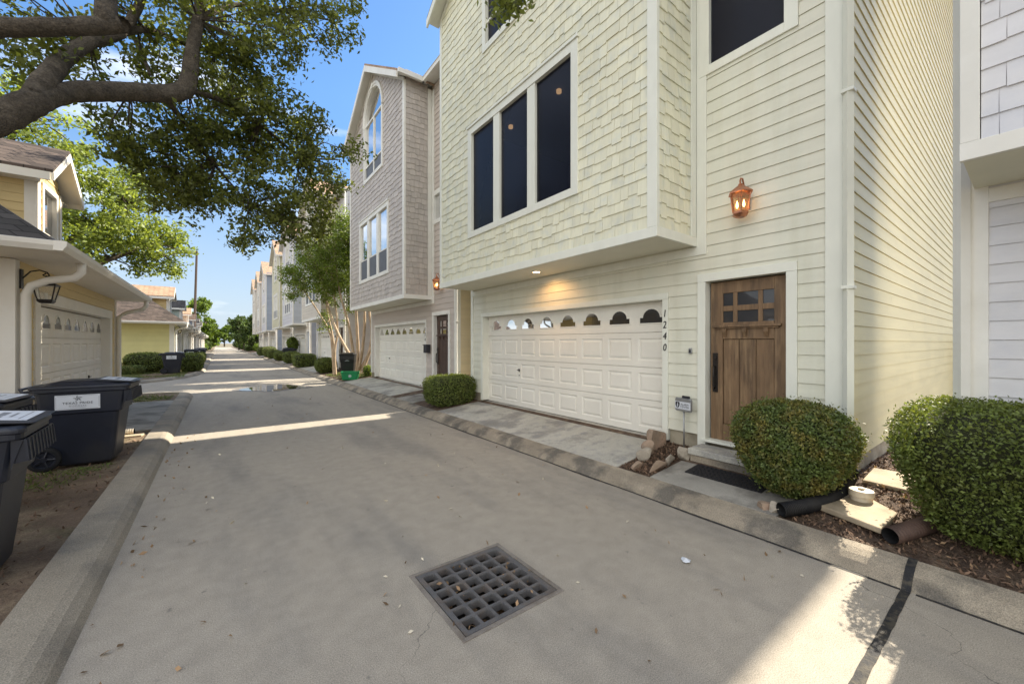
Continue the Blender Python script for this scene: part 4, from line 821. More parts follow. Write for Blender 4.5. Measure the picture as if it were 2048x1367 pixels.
# ---------------------------------------------------------------- wheeled bins
def rrect(x0, x1, hw, z, c=.06, m=3):
    out = []
    for cx, cy, a0 in ((x1 - c, hw - c, 0), (x0 + c, hw - c, 90), (x0 + c, -hw + c, 180), (x1 - c, -hw + c, 270)):
        for i in range(m + 1): a = R(a0 + 90 * i / m); out.append((cx + c * math.cos(a), cy + c * math.sin(a), z))
    return out
def make_bin(label, mat='binblue', group='wheeled bins', sticker=True, emblem=False):
    t = thing('wheeled_bin', label, 'bin', group=group); B = lambda mb, n, m, p, **k: mb.build(n, m, p, local=True, **k)
    mb = MB()
    mb.loft([rrect(-.22, .27, .26, .035), rrect(-.30, .29, .275, .06), rrect(-.385, .355, .325, .70), rrect(-.388, .36, .326, .715), rrect(-.405, .385, .342, .725), rrect(-.43, .42, .352, 1.0), rrect(-.46, .455, .372, 1.004), rrect(-.46, .455, .372, 1.045)])
    body = B(mb, 'body', mat, t, bevel=.006)
    mb = MB()      # ribbed front lip under the rim
    for sy in (-1, 1): mb.prism([(.40, sy * .335, .80), (.455, sy * .335, 1.0), (.40, sy * .335, 1.0)], (0, -sy * .014, 0))
    mb.hexa([(.470, -.345, .86), (.484, -.345, .86), (.484, .345, .86), (.470, .345, .86), (.458, -.345, 1.003), (.472, -.345, 1.003), (.472, .345, 1.003), (.458, .345, 1.003)])
    for k in range(9):
        y = -.32 + .08 * k; mb.hexa([(.40, y - .006, .84), (.492, y - .006, .855), (.492, y + .006, .855), (.40, y + .006, .84), (.44, y - .006, 1.0), (.478, y - .006, 1.0), (.478, y + .006, 1.0), (.44, y + .006, 1.0)])
    B(mb, 'front_lip', mat, t)
    mb = MB()
    mb.loft([rrect(-.47, .47, .380, 1.046), rrect(-.47, .47, .380, 1.075), rrect(-.45, .45, .36, 1.092)])
    mb.loft([rrect(-.36, .40, .30, 1.09), rrect(-.30, .20, .26, 1.125), rrect(-.24, .16, .24, 1.138)])
    mb.hexa([(.10, -.27, 1.128), (.475, -.30, 1.098), (.475, .30, 1.098), (.10, .27, 1.128), (.10, -.27, 1.158), (.505, -.30, 1.108), (.505, .30, 1.108), (.10, .27, 1.158)])
    lid = B(mb, 'lid', mat, t, bevel=.008)
    mb = MB(); mb.tube([(-.50, -.33, 1.0), (-.53, -.33, 1.06), (-.53, .33, 1.06), (-.50, .33, 1.0)], .016, 8); mb.box(-.50, -.44, -.34, -.30, .97, 1.04); mb.box(-.50, -.44, .30, .34, .97, 1.04); B(mb, 'handle', mat, t)
    mb = MB(); mb.tube([(-.335, -.31, .155), (-.335, .31, .155)], .012, 8); B(mb, 'axle', 'steel', t)
    for s in (-1, 1):
        mb = MB(); circ = lambda rr, y: [(-.335 + rr * math.cos(2 * math.pi * k / 24), y, .155 + rr * math.sin(2 * math.pi * k / 24)) for k in range(24)]
        mb.loft([circ(.112, s * .285), circ(.145, s * .285), circ(.155, s * .297), circ(.155, s * .333), circ(.145, s * .345), circ(.112, s * .345)], cap=False); wh = B(mb, 'wheel', 'rubber', t, smooth=True)
        mb = MB(); mb.loft([circ(.113, s * .290), circ(.113, s * .338), circ(.10, s * .338), circ(.09, s * .322), circ(.035, s * .322), circ(.03, s * .345)])
        for k in range(5):
            a = 2 * math.pi * k / 5; mb.tube([(-.335 + .03 * math.cos(a), s * .332, .155 + .03 * math.sin(a)), (-.335 + .105 * math.cos(a), s * .332, .155 + .105 * math.sin(a))], .012, 5)
        B(mb, 'hub', mat, wh)
    if sticker:
        s = -1      # plate on the -Y side, writing on it
        yy = lambda z: -(.342 + (z - .725) / .275 * .010) - .003
        mb = MB(); mb.hexa([(-.235, yy(.775) + .002, .775), (.175, yy(.775) + .002, .775), (.175, yy(.965) + .002, .965), (-.235, yy(.965) + .002, .965), (-.235, yy(.775) - .0015, .775), (.175, yy(.775) - .0015, .775), (.175, yy(.965) - .0015, .965), (-.235, yy(.965) - .0015, .965)])
        st = B(mb, 'side_sticker', 'sticker', body); q = lambda x, z: (x, yy(z) - .004, z)
        text('TEXAS PRIDE', 'lettering', 'ink', st, q(-.03, .858), (1, 0, 0), (0, -.036, 1), .043, 0, local=True, space=1.12)
        text('DISPOSAL', 'lettering', 'ink', st, q(-.03, .822), (1, 0, 0), (0, -.036, 1), .026, 0, local=True, space=1.5)
        mb = MB(); cx, cz = -.03, .917
        for k in range(5):
            a = math.pi / 2 + 2 * math.pi * k / 5 + .15
            mb.poly([q(cx, cz), q(cx + .046 * math.cos(a), cz + .042 * math.sin(a)), q(cx + .018 * math.cos(a + .63), cz + .017 * math.sin(a + .63))])
            b2 = a - .63
            for e in (.0,):
                P0, P1 = (cx + .046 * math.cos(a), cz + .042 * math.sin(a)), (cx + .018 * math.cos(b2), cz + .017 * math.sin(b2)); nx, nz = .002 * math.cos(b2), .002 * math.sin(b2)
                mb.poly([q(*P0), q(*P1), q(P1[0] + nx, P1[1] + nz), q(P0[0] + nx, P0[1] + nz)])
        B(mb, 'star', 'ink', st)
        mb = MB()
        for x0, x1, z0, z1 in ((-.215, .155, .785, .7875), (-.215, .155, .9525, .955), (-.2255, -.223, .797, .943), (.163, .1655, .797, .943), (-.10, .04, .800, .8025)): mb.quad(q(x0, z0), q(x1, z0), q(x1, z1), q(x0, z1))
        B(mb, 'border', 'inkgrey', st)
        mb = MB(); f = lambda x: 1.158 - (x - .10) / .405 * .05 + .0015
        mb.hexa([(.15, -.22, f(.15)), (.45, -.24, f(.45)), (.45, .24, f(.45)), (.15, .22, f(.15)), (.15, -.22, f(.15) + .002), (.45, -.24, f(.45) + .002), (.45, .24, f(.45) + .002), (.15, .22, f(.15) + .002)])
        ls = B(mb, 'lid_sticker', 'sticker', lid)
        mb = MB(); g = lambda x, y: (x, y, f(x) + .0035)      # the print on it is too small to read
        for xa, xb, ya, yb in ((.27, .31, -.14, -.06), (.27, .31, -.04, .13), (.34, .355, -.10, .10), (.205, .211, -.19, .19), (.40, .406, -.19, .19)): mb.quad(g(xa, ya), g(xb, ya), g(xb, yb), g(xa, yb))
        B(mb, 'print', 'inkgrey', ls)
    if emblem:
        mb = MB(); xx = lambda z: .385 + (z - .725) / .275 * .035 + .003
        def ringp(r0, r1):
            for k in range(24):
                a, b = 2 * math.pi * k / 24, 2 * math.pi * (k + 1) / 24; p = lambda rr, tt: (xx(.88 + rr * math.sin(tt)), rr * math.cos(tt), .88 + rr * math.sin(tt)); mb.quad(p(r0, a), p(r1, a), p(r1, b), p(r0, b))
        ringp(.05, .062); ringp(.0, .022)
        for k in range(5):
            a = math.pi / 2 + 2 * math.pi * k / 5; p = lambda rr, tt: (xx(.88 + rr * math.sin(tt)), rr * math.cos(tt), .88 + rr * math.sin(tt)); mb.poly([p(.0, a), p(.016, a + .6), p(.044, a), p(.016, a - .6)])
        for k in range(9): mb.quad((xx(.79), -.10 + k * .022, .785), (xx(.79), -.083 + k * .022, .785), (xx(.805), -.083 + k * .022, .805), (xx(.805), -.10 + k * .022, .805))
        B(mb, 'emblem', 'sticker', body)
    return t
BG = 'navy wheeled bins along the left kerb'
b0 = make_bin('navy wheeled bin with a white star sticker on its side, beside the kerb', group=BG); b0.location = (-1.43, 7.86, .095); b0.rotation_euler = (0, 0, R(-2))
dup(b0, (-1.53, 4.42, .085), R(3), 'nearest navy bin cut off by the left edge, white label on its lid', BG)
dup(b0, (-2.02, 5.98, .095), R(-3), 'navy bin half hidden between the nearest bin and the star stickered one', BG)
dup(b0, (-1.95, 27.6, .10), R(0), 'dark bin with white side plate between hedges before the lemon house', BG)
dup(b0, (-1.75, 39.4, .10), R(4), 'dark bin just past the clipped hedge of the lemon house', BG)
dup(b0, (-1.35, 41.3, .10), R(-3), 'dark bin standing closest to the kerb before the teal dormered house', BG)
dup(b0, (-1.40, 50.2, .10), R(2), 'farthest dark bin on the left kerb', BG)
b1 = make_bin('black round topped bin with a white emblem behind a green crate', 'binblack', group='bins on the right of the alley', sticker=False, emblem=True); b1.location = (4.62, 18.35, .15); b1.rotation_euler = (0, 0, R(-112)); b1.scale = (.86, .86, 1.0)
dup(b0, (4.60, 36.3, .17), R(178), 'navy bin between box hedges on the right kerb', 'bins on the right of the alley')
dup(b1, (4.85, 38.6, .19), R(170), 'black bin behind the navy bin on the right kerb', 'bins on the right of the alley')
# green recycling crate
t = thing('recycling_crate', 'green plastic crate on the kerb slab before the black bin', 'crate', (4.50, 17.55, .17), R(-24)); mb = MB()
S = [rrect(-.29, .29, .19, 0, .04), rrect(-.34, .34, .225, .31, .04), rrect(-.355, .355, .24, .312, .04), rrect(-.355, .355, .24, .345, .04), rrect(-.335, .335, .22, .345, .04), rrect(-.285, .285, .185, .02, .04)]
mb.loft(S); mb.build('tub', 'green', t, local=True)
mb = MB()
for k in range(20):
    a, b = 2 * math.pi * k / 20, 2 * math.pi * (k + 1) / 20; p = lambda rr, tt: (.02 + rr * math.cos(tt), -.2115 - rr * math.sin(tt) * .113, .165 + rr * math.sin(tt)); mb.quad(p(.045, a), p(.06, a), p(.06, b), p(.045, b)); mb.poly([p(0, a), p(.028, a), p(.028, b)])
mb.build('emblem', 'sticker', t, local=True)
for s in (-1, 1):
    mb = MB(); mb.box(s * .342, s * .372, -.07, .07, .245, .30); mb.build('handle', 'green', t, local=True)

# ---------------------------------------------------------------- small things round the door
def gp(u, v, z):
    d = (fw[0] + (u - 1024.) / FPX * rt[0], fw[1] + (u - 1024.) / FPX * rt[1], (HZ - v) / FPX); k = (z - CAMH) / d[2]; return (d[0] * k, d[1] * k, z)
mb = MB(); mb.box(4.93, 5.27, 1.62, 2.72, .05, .289); struct('door_step', mb, 'kerb', bevel=.02)
mb = MB(); mb.box(4.91, 5.27, 1.60, 2.735, .290, .372); struct('door_step', mb, 'slab', bevel=.012)
t = thing('doormat', 'black perforated rubber doormat on the slab before the door', 'doormat', (4.68, 2.12, .185)); mb = MB(); a0, a1, c0, c1 = 4.53, 4.86, 1.72, 2.56
zz = lambda x: .132 + (x - 4.155) / .705 * .068 + .004
hol = [(a0 + .03 + i * .0365, a0 + .03 + i * .0365 + .018, c0 + .03 + j * .054 + (i % 2) * .02, c0 + .03 + j * .054 + (i % 2) * .02 + .03) for i in range(10) for j in range(14)]
for (p, q, c, d) in subr((a0, a1, c0, c1), hol): mb.hexa([(p, c, zz(p)), (q, c, zz(q)), (q, d, zz(q)), (p, d, zz(p)), (p, c, zz(p) + .009), (q, c, zz(q) + .009), (q, d, zz(q) + .009), (p, d, zz(p) + .009)])
mb.build('mat', 'mat', t)
# yard sign
P = gp(1368, 905, .20); t = thing('yard_sign', 'small silver and white alarm sign on a thin post left of the door', 'sign', P)
mb = MB(); mb.tube([P, (P[0], P[1], .80)], .011, 8); mb.build('post', 'steel', t, smooth=True)
FS_ = Fr(P[0] - .012, P[1], (math.sin(R(12)), math.cos(R(12))), (-math.cos(R(12)), math.sin(R(12)))); mb = MB(); mb.prism([FS_.p(a, -.02, b) for a, b in ((-.135, .80), (-.12, .78), (.12, .78), (.135, .80), (.135, .94), (.12, .965), (-.12, .965), (-.135, .94))], (FS_.n[0] * .035, FS_.n[1] * .035, 0)); bd = mb.build('board', 'steel', t, bevel=.006)
mb = MB(); mb.fbox(FS_, -.13, .13, .0155, .019, .812, .915); mb.build('plate', 'sticker', bd)
rr = (-FS_.u[0], -FS_.u[1], 0)
text('ALARM', 'lettering', 'ink', bd, FS_.p(-.035, .019, .878), rr, (0, 0, 1), .042, 0); text('CENTER', 'lettering', 'ink', bd, FS_.p(-.035, .019, .843), rr, (0, 0, 1), .040, 0)
mb = MB(); cx, cz = .085, .865
for s, c in ((1, 0), (-1, 0)): mb.poly([FS_.p(cx, .0215, cz + .045), FS_.p(cx + s * .035, .0215, cz + .038), FS_.p(cx + s * .035, .0215, cz), FS_.p(cx + s * .02, .0215, cz - .03), FS_.p(cx, .0215, cz - .045), FS_.p(cx + s * .012, .0215, cz)])
mb.build('shield', 'ink', bd)
mb = MB(); mb.fbox(FS_, -.10, .02, -.015, .012, .966, 1.0); mb.build('solar_lamp', 'ink', t, bevel=.006)
# corrugated drain hoses
def hose(name, label, pts, rad, mat, pitch=.016, cut=0):
    P = [np.array(p, float) for p in pts]; Q = []
    for i in range(len(P) - 1):      # Catmull-Rom
        p0, p1, p2, p3 = P[max(i - 1, 0)], P[i], P[i + 1], P[min(i + 2, len(P) - 1)]
        for k in range(24): s = k / 24; Q.append(.5 * (2 * p1 + (p2 - p0) * s + (2 * p0 - 5 * p1 + 4 * p2 - p3) * s * s + (3 * p1 - p0 - 3 * p2 + p3) * s ** 3))
    Q.append(P[-1]); d = [0]
    for a, b in zip(Q, Q[1:]): d.append(d[-1] + np.linalg.norm(b - a))
    n = int(d[-1] / pitch * 2); pp = []; rr = []
    for k in range(n + 1):
        s = d[-1] * k / n; i = min(max(np.searchsorted(d, s) - 1, 0), len(Q) - 2); f = (s - d[i]) / (d[i + 1] - d[i] + 1e-9); pp.append(tuple(Q[i] * (1 - f) + Q[i + 1] * f)); rr.append(rad * (1.0 if k % 2 else .88))
    t = thing(name, label, 'drain pipe', tuple(P[0])); mb = MB(); mb.tube(pp, rr, 20, cap=False); inn = MB(); inn.tube(pp[:max(8, n // 4)], rad * .84, 20, cap=False)
    mb.build('corrugated_tube', mat, t, smooth=False); inn.build('tube_lining', 'rubber', t); return t
t = hose('drain_hose', 'black corrugated drain hose curving from the corner downspout to the kerb', [(4.17, 1.42, .195), (4.36, 1.31, .21), (4.70, 1.215, .225), (5.02, 1.18, .26), (5.18, 1.155, .36), (5.235, 1.145, .44)], .066, 'pipeblk')
mb = MB(); mb.tube([(5.235, 1.145, .43), (5.255, 1.14, .56)], .05, 14); mb.build('connector', 'pvc', t, smooth=True)
hose('drain_hose', 'brown corrugated drain hose lying under the right hand bush', [(4.28, .70, .205), (4.5, .62, .215), (4.75, .545, .225), (5.0, .46, .24)], .068, 'pipebrn', .034)
hose('drain_hose', 'short white corrugated hose poking out by the left kerb', [(-1.20, 9.62, .17), (-1.36, 9.64, .17), (-1.6, 9.7, .18)], .055, 'pvc', .03)
# sewer cleanout
t = thing('sewer_cleanout', 'round cream plastic sewer cleanout cap in the mulch', 'cleanout', (4.95, 1.01, .2)); mb = MB(); c = lambda r_, z: [(4.95 + r_ * math.cos(2 * math.pi * k / 28), 1.01 + r_ * math.sin(2 * math.pi * k / 28), z) for k in range(28)]
mb.loft([c(.083, .16), c(.083, .27)]); mb.build('pipe', 'pvc', t); mb = MB(); mb.loft([c(.094, .27), c(.096, .28), c(.096, .322), c(.09, .33)]); mb.box(4.927, 4.973, .987, 1.033, .331, .35); mb.build('cap', 'pvc', t, bevel=.004)
# pavers
def paver(label, pts, th, z):
    t = MB(); t.hexa([(x, y, z - th) for x, y in pts] + [(x, y, z + dz) for (x, y), dz in zip(pts, (0, .01, .012, .002))]); o = t.build('paver', 'paver', None, bevel=.01); tag(o, label, 'paver', 'sandstone pavers')
paver('sandstone paver nearest the kerb beside the black hose', [(4.33, .76), (4.83, .74), (5.30, 1.20), (4.50, 1.22)], .05, .225)
paver('sandstone paver behind the cleanout cap, partly under the bush', [(5.40, .72), (6.05, .74), (6.02, 1.12), (5.42, 1.10)], .05, .30)
mb = MB(); mb.hexa([(-1.55, 9.42, .09), (-1.08, 9.40, .09), (-1.06, 9.56, .09), (-1.5, 9.60, .09), (-1.55, 9.42, .125), (-1.08, 9.40, .125), (-1.06, 9.56, .125), (-1.5, 9.60, .125)]); tag(mb.build('paver', 'paver', None, bevel=.008), 'thin stone slab beside the short white hose at the left kerb', 'paver', 'sandstone pavers')
# garden rocks
def rock(label, c, s, seed, rz=0., tilt=0., mat=None):
    bm = __import__('bmesh').new(); __import__('bmesh').ops.create_icosphere(bm, subdivisions=3, radius=1); r2 = random.Random(seed); ax = [np.array([r2.gauss(0, 1) for _ in range(3)]) for _ in range(9)]
    ax = [a / np.linalg.norm(a) for a in ax]; cut = [r2.uniform(.32, .72) for _ in ax]; from mathutils import Matrix
    for v in bm.verts:
        p = np.array(v.co)
        for a, k in zip(ax, cut):
            d = p.dot(a)
            if d > k: p = p - a * (d - k) * .92
        v.co = p * (1 + r2.uniform(-.02, .02))
    bm.transform(Matrix.Diagonal((*s, 1))); me = bpy.data.meshes.new('rock'); bm.to_mesh(me); bm.free(); me.materials.append(M['rockpale' if seed in (3, 5, 6, 9) else 'rock']); o = bpy.data.objects.new('rock', me); col.objects.link(o); o.location = c; o.rotation_euler = (tilt, 0, rz)
    tag(o, label, 'rock', 'garden rocks edging the small bed')
rock('largest pinkish pointed rock against the garage frame', (5.10, 3.33, .33), (.24, .17, .30), 1, .5)
rock('brown lumpy rock between the pointed and the pale rock', (4.80, 3.22, .245), (.14, .12, .15), 2, 1)
rock('pale rounded rock at the driveway edge', (4.60, 3.16, .225), (.15, .11, .12), 3, .2)
rock('small flat tan rock at the kerb corner of the bed', (4.30, 3.08, .16), (.14, .10, .06), 4, .6)
rock('upright tan rock beside the door step', (4.90, 2.80, .275), (.12, .09, .15), 5, .2)
rock('leaning thin stone along the door slab, middle of three', (4.66, 2.83, .235), (.17, .05, .12), 6, .15, .25)
rock('long leaning flat stone nearest the kerb beside the slab', (4.40, 2.84, .19), (.24, .045, .10), 7, -.05, .3)
rock('small brown round stone left of the hose mouth', (4.24, 1.60, .165), (.085, .08, .08), 8, 0)
rock('small pale round stone touching the hose mouth', (4.23, 1.50, .16), (.08, .07, .075), 9, .8)
# ---------------------------------------------------------------- vegetation
def clumps(g, blobs, per, sig):
    """leaf positions: blobs of (centre, (rx, ry, rz), n clumps)"""
    out = []; cl = []
    for c, rad, n in blobs:
        d = g.normal(size=(n, 3)); d /= np.linalg.norm(d, axis=1)[:, None]; r = g.uniform(.15, 1, n) ** .45
        cc = np.array(c) + d * r[:, None] * np.array(rad); cl.append(cc)
        k = np.maximum(6, (per * g.uniform(.5, 1.5, n)).astype(int))
        for q, m in zip(cc, k):
            a = g.normal(size=3) * .8; a /= np.linalg.norm(a); o = g.normal(size=(m, 3)) * sig * .55 + a * g.uniform(-1.3, 1.3, (m, 1)) * sig
            o[:, 2] *= .75; out.append(q + o)
    return np.concatenate(out), np.concatenate(cl)
def branchy(mb, pts, rad, seg=9, j=.02):
    # smooth a coarse limb a little
    P = [np.array(p, float) for p in pts]; Q = []; RR = []; k0 = len(mb.v)
    for i in range(len(P) - 1):
        p0, p1, p2, p3 = P[max(i - 1, 0)], P[i], P[i + 1], P[min(i + 2, len(P) - 1)]
        for k in range(5):
            s = k / 5; Q.append(tuple(.5 * (2 * p1 + (p2 - p0) * s + (2 * p0 - 5 * p1 + 4 * p2 - p3) * s * s + (3 * p1 - p0 - 3 * p2 + p3) * s ** 3))); RR.append((rad[i] * (1 - s) + rad[i + 1] * s) * (1 + rnd.uniform(-.05, .05)))
    Q.append(tuple(P[-1])); RR.append(rad[-1]); mb.tube(Q, RR, seg)
    for i in range(k0, len(mb.v)):
        r_ = RR[min((i - k0) // seg, len(RR) - 1)] * .07; mb.v[i] = tuple(c + rnd.uniform(-r_, r_) for c in mb.v[i])
    return Q
def twigs(mb, frm, to, g, r0=.022, r1=.004):
    frm = np.array(frm); to = np.array(to); m = (frm + to) / 2 + g.normal(size=3) * .12 * np.linalg.norm(to - frm); mb.tube([tuple(frm), tuple(m), tuple(to)], [r0, (r0 + r1) / 2, r1], 5)

# the large oak overhead; its trunk stands out of view at the left
g = np.random.default_rng(5)
t = thing('oak_tree', 'big oak reaching over the alley from the upper left, thick dark limbs', 'tree', (-3.5, 5.1, .09), group='trees along the alley')
mb = MB()
branchy(mb, [(-3.5, 5.1, 0), (-3.45, 5.2, 1.2), (-3.0, 5.7, 2.3), at(-320, 375, 3.4), at(-130, 295, 3.85), at(0, 238, 4.2), at(60, 208, 4.4), at(105, 191, 4.65), at(150, 184, 4.9), at(260, 184, 5.4), at(340, 187, 5.8), at(374, 172, 6.0), at(385, 100, 6.1), at(396, 40, 6.2), at(408, -60, 6.4)], [.46, .38, .30, .19, .15, .134, .136, .124, .11, .12, .115, .118, .09, .08, .06], 18)
branchy(mb, [at(70, 200, 4.45), at(100, 150, 4.7), at(130, 115, 5.0), at(180, 85, 5.3), at(238, 68, 5.6), at(268, 30, 5.8), at(300, -40, 6.0)], [.13, .105, .095, .08, .068, .058, .045])
branchy(mb, [(-3.2, 5.5, 2.6), at(-260, 120, 3.6), at(-60, 62, 3.9), at(0, 56, 4.0), at(120, 54, 4.2), at(232, 50, 4.5), at(245, 50, 4.53)], [.18, .12, .095, .088, .086, .085, .08])
branchy(mb, [at(212, 52, 4.45), at(212, 20, 4.46), at(210, -60, 4.6), at(190, -200, 5)], [.10, .10, .09, .07])
branchy(mb, [at(238, 68, 5.6), at(300, 60, 6.1), at(360, 85, 6.6), at(430, 110, 7.1), at(500, 160, 7.6)], [.05, .045, .035, .028, .012], 7)
branchy(mb, [at(374, 178, 6.0), at(450, 205, 6.6), at(520, 250, 7.2), at(600, 310, 7.8), at(680, 320, 8.2)], [.05, .042, .032, .022, .008], 7)
branchy(mb, [at(330, 195, 5.75), at(380, 260, 6.3), at(430, 330, 6.9), at(500, 410, 7.4)], [.045, .035, .025, .008], 7)
branchy(mb, [at(300, 150, 6.0), at(285, 110, 6.2), at(265, 70, 6.3)], [.02, .03, .035], 6)
branchy(mb, [at(408, -60, 6.4), at(560, -90, 6.6), at(720, -150, 6.4), at(900, -120, 5.6), at(985, -40, 5.1), at(1010, 10, 5.0)], [.05, .04, .03, .02, .012, .005], 6)
branchy(mb, [at(396, 40, 6.2), at(470, 10, 6.6), at(560, 20, 7.0), at(660, 40, 7.4)], [.05, .035, .022, .006], 6)
tw = mb
def pb(u, v, Z, r, n, dz=.9, rv=None):      # blob at a pixel of the photograph, radius in pixels
    return (at(u, v, Z), (r / FPX * Z, max(dz, r / FPX * Z * .9), (rv or r) / FPX * Z), n)
B = [pb(90, 12, 5.2, 110, 26, rv=34), pb(60, 110, 5.0, 75, 14, rv=38), pb(150, 95, 5.6, 50, 8, rv=30), pb(310, 25, 6.0, 80, 26, rv=42), pb(330, 110, 6.4, 70, 22), pb(270, 150, 6.4, 50, 10),
     pb(460, 60, 6.8, 85, 54), pb(540, 70, 6.8, 60, 30, rv=80), pb(600, 20, 7.0, 60, 26, rv=40), pb(670, 30, 7.2, 40, 12, rv=40), pb(645, 80, 7.2, 18, 4), pb(590, 100, 7.0, 22, 5, rv=45),
     pb(450, 150, 7.2, 70, 50), pb(270, 225, 6.0, 70, 16, rv=38), pb(400, 225, 6.6, 75, 46), pb(500, 215, 7.2, 70, 50), pb(560, 270, 7.6, 75, 56), pb(300, 300, 6.6, 70, 34, rv=50), pb(380, 330, 6.9, 85, 62), pb(470, 340, 7.3, 85, 66), pb(560, 370, 7.7, 75, 56),
     pb(630, 310, 7.9, 60, 36, rv=45), pb(690, 325, 8.2, 40, 14, rv=36), pb(600, 430, 7.8, 55, 30, rv=45), pb(520, 440, 7.5, 55, 20), pb(660, 390, 8.0, 40, 18), pb(650, 445, 8.0, 30, 8), pb(450, 420, 7.2, 45, 14), pb(330, 370, 6.8, 50, 18), pb(400, 420, 7.0, 30, 7), pb(505, 485, 7.5, 35, 5, rv=15), pb(590, 480, 7.8, 22, 5),
     pb(1012, 8, 5.0, 26, 7, .15, rv=24), pb(1000, -30, 5.1, 40, 8, .2),
     pb(250, -150, 6.0, 260, 34, 1.6), pb(560, -140, 7.0, 200, 34, 1.4), pb(-150, 20, 4.6, 160, 30, 1.2), pb(430, 40, 8.4, 130, 30, 1.2)]
B = [(c, r_, max(3, int(n_ * .50))) for c, r_, n_ in B]
C, cl = clumps(g, B, 76, .17)
src = [np.array(at(*q)) for q in ((374, 172, 6.0), (396, 40, 6.2), (450, 205, 6.6), (520, 250, 7.2), (600, 310, 7.8), (430, 330, 6.9), (500, 410, 7.4), (430, 110, 7.1), (500, 160, 7.6), (560, 20, 7.0), (268, 30, 5.8), (180, 85, 5.3), (120, 54, 4.2), (260, 184, 5.4), (560, -90, 6.6), (985, -40, 5.1))]
for q in cl[::2]:
    k = min(src, key=lambda s: np.linalg.norm(s - q))
    if np.linalg.norm(k - q) < 1.6: twigs(tw, k, q, g, .014, .004)
tw.build('trunk', 'bark', t, smooth=True)
leaves('crown', C, .088, .042, 'oakleaf', t, 2)

def simple_tree(label, base, fork, limbs, blobs, per, sig, leaf, L, W, bark='bark', seed=1, group='trees along the alley', r=.18, name='tree'):
    g = np.random.default_rng(seed); t = thing(name, label, 'tree', base, group=group); mb = MB(); b = np.array(base)
    branchy(mb, [b, b + (np.array(fork) - b) * .5 + g.normal(size=3) * .06, fork], [r, r * .8, r * .7])
    C, cl = clumps(g, blobs, per, sig)
    for l in limbs: branchy(mb, [fork] + l, [r * .6] + [r * .5 * (1 - k / len(l) * .8) for k in range(len(l))], 7)
    pts = [np.array(p) for l in limbs for p in l] + [np.array(fork)]
    for q in cl[::3]:
        k = min(pts, key=lambda s: np.linalg.norm(s - q)); twigs(mb, k, q, g, r * .14, r * .03)
    mb.build('trunk', bark, t, smooth=True); leaves('crown', C, L, W, leaf, t, seed + 1)
    return t
b = (-5.4, 19.6, .09)
simple_tree('sunlit pale green tree rising behind the nearest low house', b, (-5.2, 19.6, 3.0),
            [[(-4.6, 20, 4.6), (-3.6, 20.4, 6.0), (-2.8, 20.6, 7)], [(-5.4, 19.3, 5), (-5.2, 19, 7.5), (-4.9, 18.8, 9)], [(-4.4, 20.3, 4), (-3.2, 20.8, 4.9), (-2.2, 21, 5.6)], [(-6.2, 19, 5), (-7, 18.6, 7)]],
            [((-3.6, 20.5, 6.6), (1.9, 2.0, 1.7), 112), ((-5.2, 19.2, 8.2), (2.0, 2.0, 1.9), 95), ((-2.6, 21.0, 5.7), (1.3, 1.5, 1.2), 55), ((-2.0, 21.4, 5.0), (.8, 1.0, .6), 20), ((-4.4, 20.2, 5.4), (1.6, 1.8, 1.2), 60), ((-6.8, 18.6, 7.4), (2.2, 2, 2.4), 110), ((-2.9, 20.9, 7.6), (1.0, 1.2, .9), 34), ((-1.4, 21.6, 5.9), (.6, .7, .7), 16)], 58, .26, 'ltleaf', .13, .075, seed=21, r=.26)

# crape myrtles in the gap between the taupe and the grey townhouse
def myrtle(label, base, stems, blobs, seed, r=.055):
    g = np.random.default_rng(seed); t = thing('myrtle_tree', label, 'tree', base, group='trees along the alley'); mb = MB(); C, cl = clumps(g, blobs, 60, .19); ends = []
    for s in stems:
        Q = branchy(mb, [(base[0] + g.normal() * .06, base[1] + g.normal() * .06, base[2] - .05)] + s, [r * 1.15] + [r * (1 - .75 * k / len(s)) for k in range(len(s))], 8)
        ends += [np.array(q) for q in Q[len(Q) // 2:]]
    for q in cl[::2]:
        k = min(ends, key=lambda s: np.linalg.norm(s - q))
        if np.linalg.norm(k - q) < 2.2: twigs(mb, k, q, g, .014, .004)
    mb.build('trunk', 'crapebark', t, smooth=True); leaves('crown', C, .085, .048, 'crapeleaf', t, seed + 1)
myrtle('slim two stemmed myrtle with peeling tan bark nearest the road', (4.45, 20.4, .16), [[(4.42, 20.4, 1.2), (4.33, 20.55, 2.2), (3.9, 20.9, 3.2), (3.3, 21.3, 4.3)], [(4.5, 20.35, 1.3), (4.62, 20.3, 2.3), (4.5, 20.2, 3.6), (4.3, 20.1, 5.0)], [(4.48, 20.4, 1.0), (4.44, 20.45, 2.0), (4.2, 20.6, 3.4), (4.0, 20.5, 5.2)]],
       [((3.35, 21.2, 4.8), (1.0, 1.1, .9), 70), ((3.9, 20.6, 5.9), (1.1, 1.1, 1.1), 100), ((4.2, 20.3, 4.6), (.9, .9, .8), 40), ((2.9, 21.5, 5.0), (.6, .7, .4), 16), ((3.0, 21.4, 4.0), (.45, .5, .3), 8), ((4.1, 20.4, 2.9), (.25, .25, .6), 7)], 31, .06)
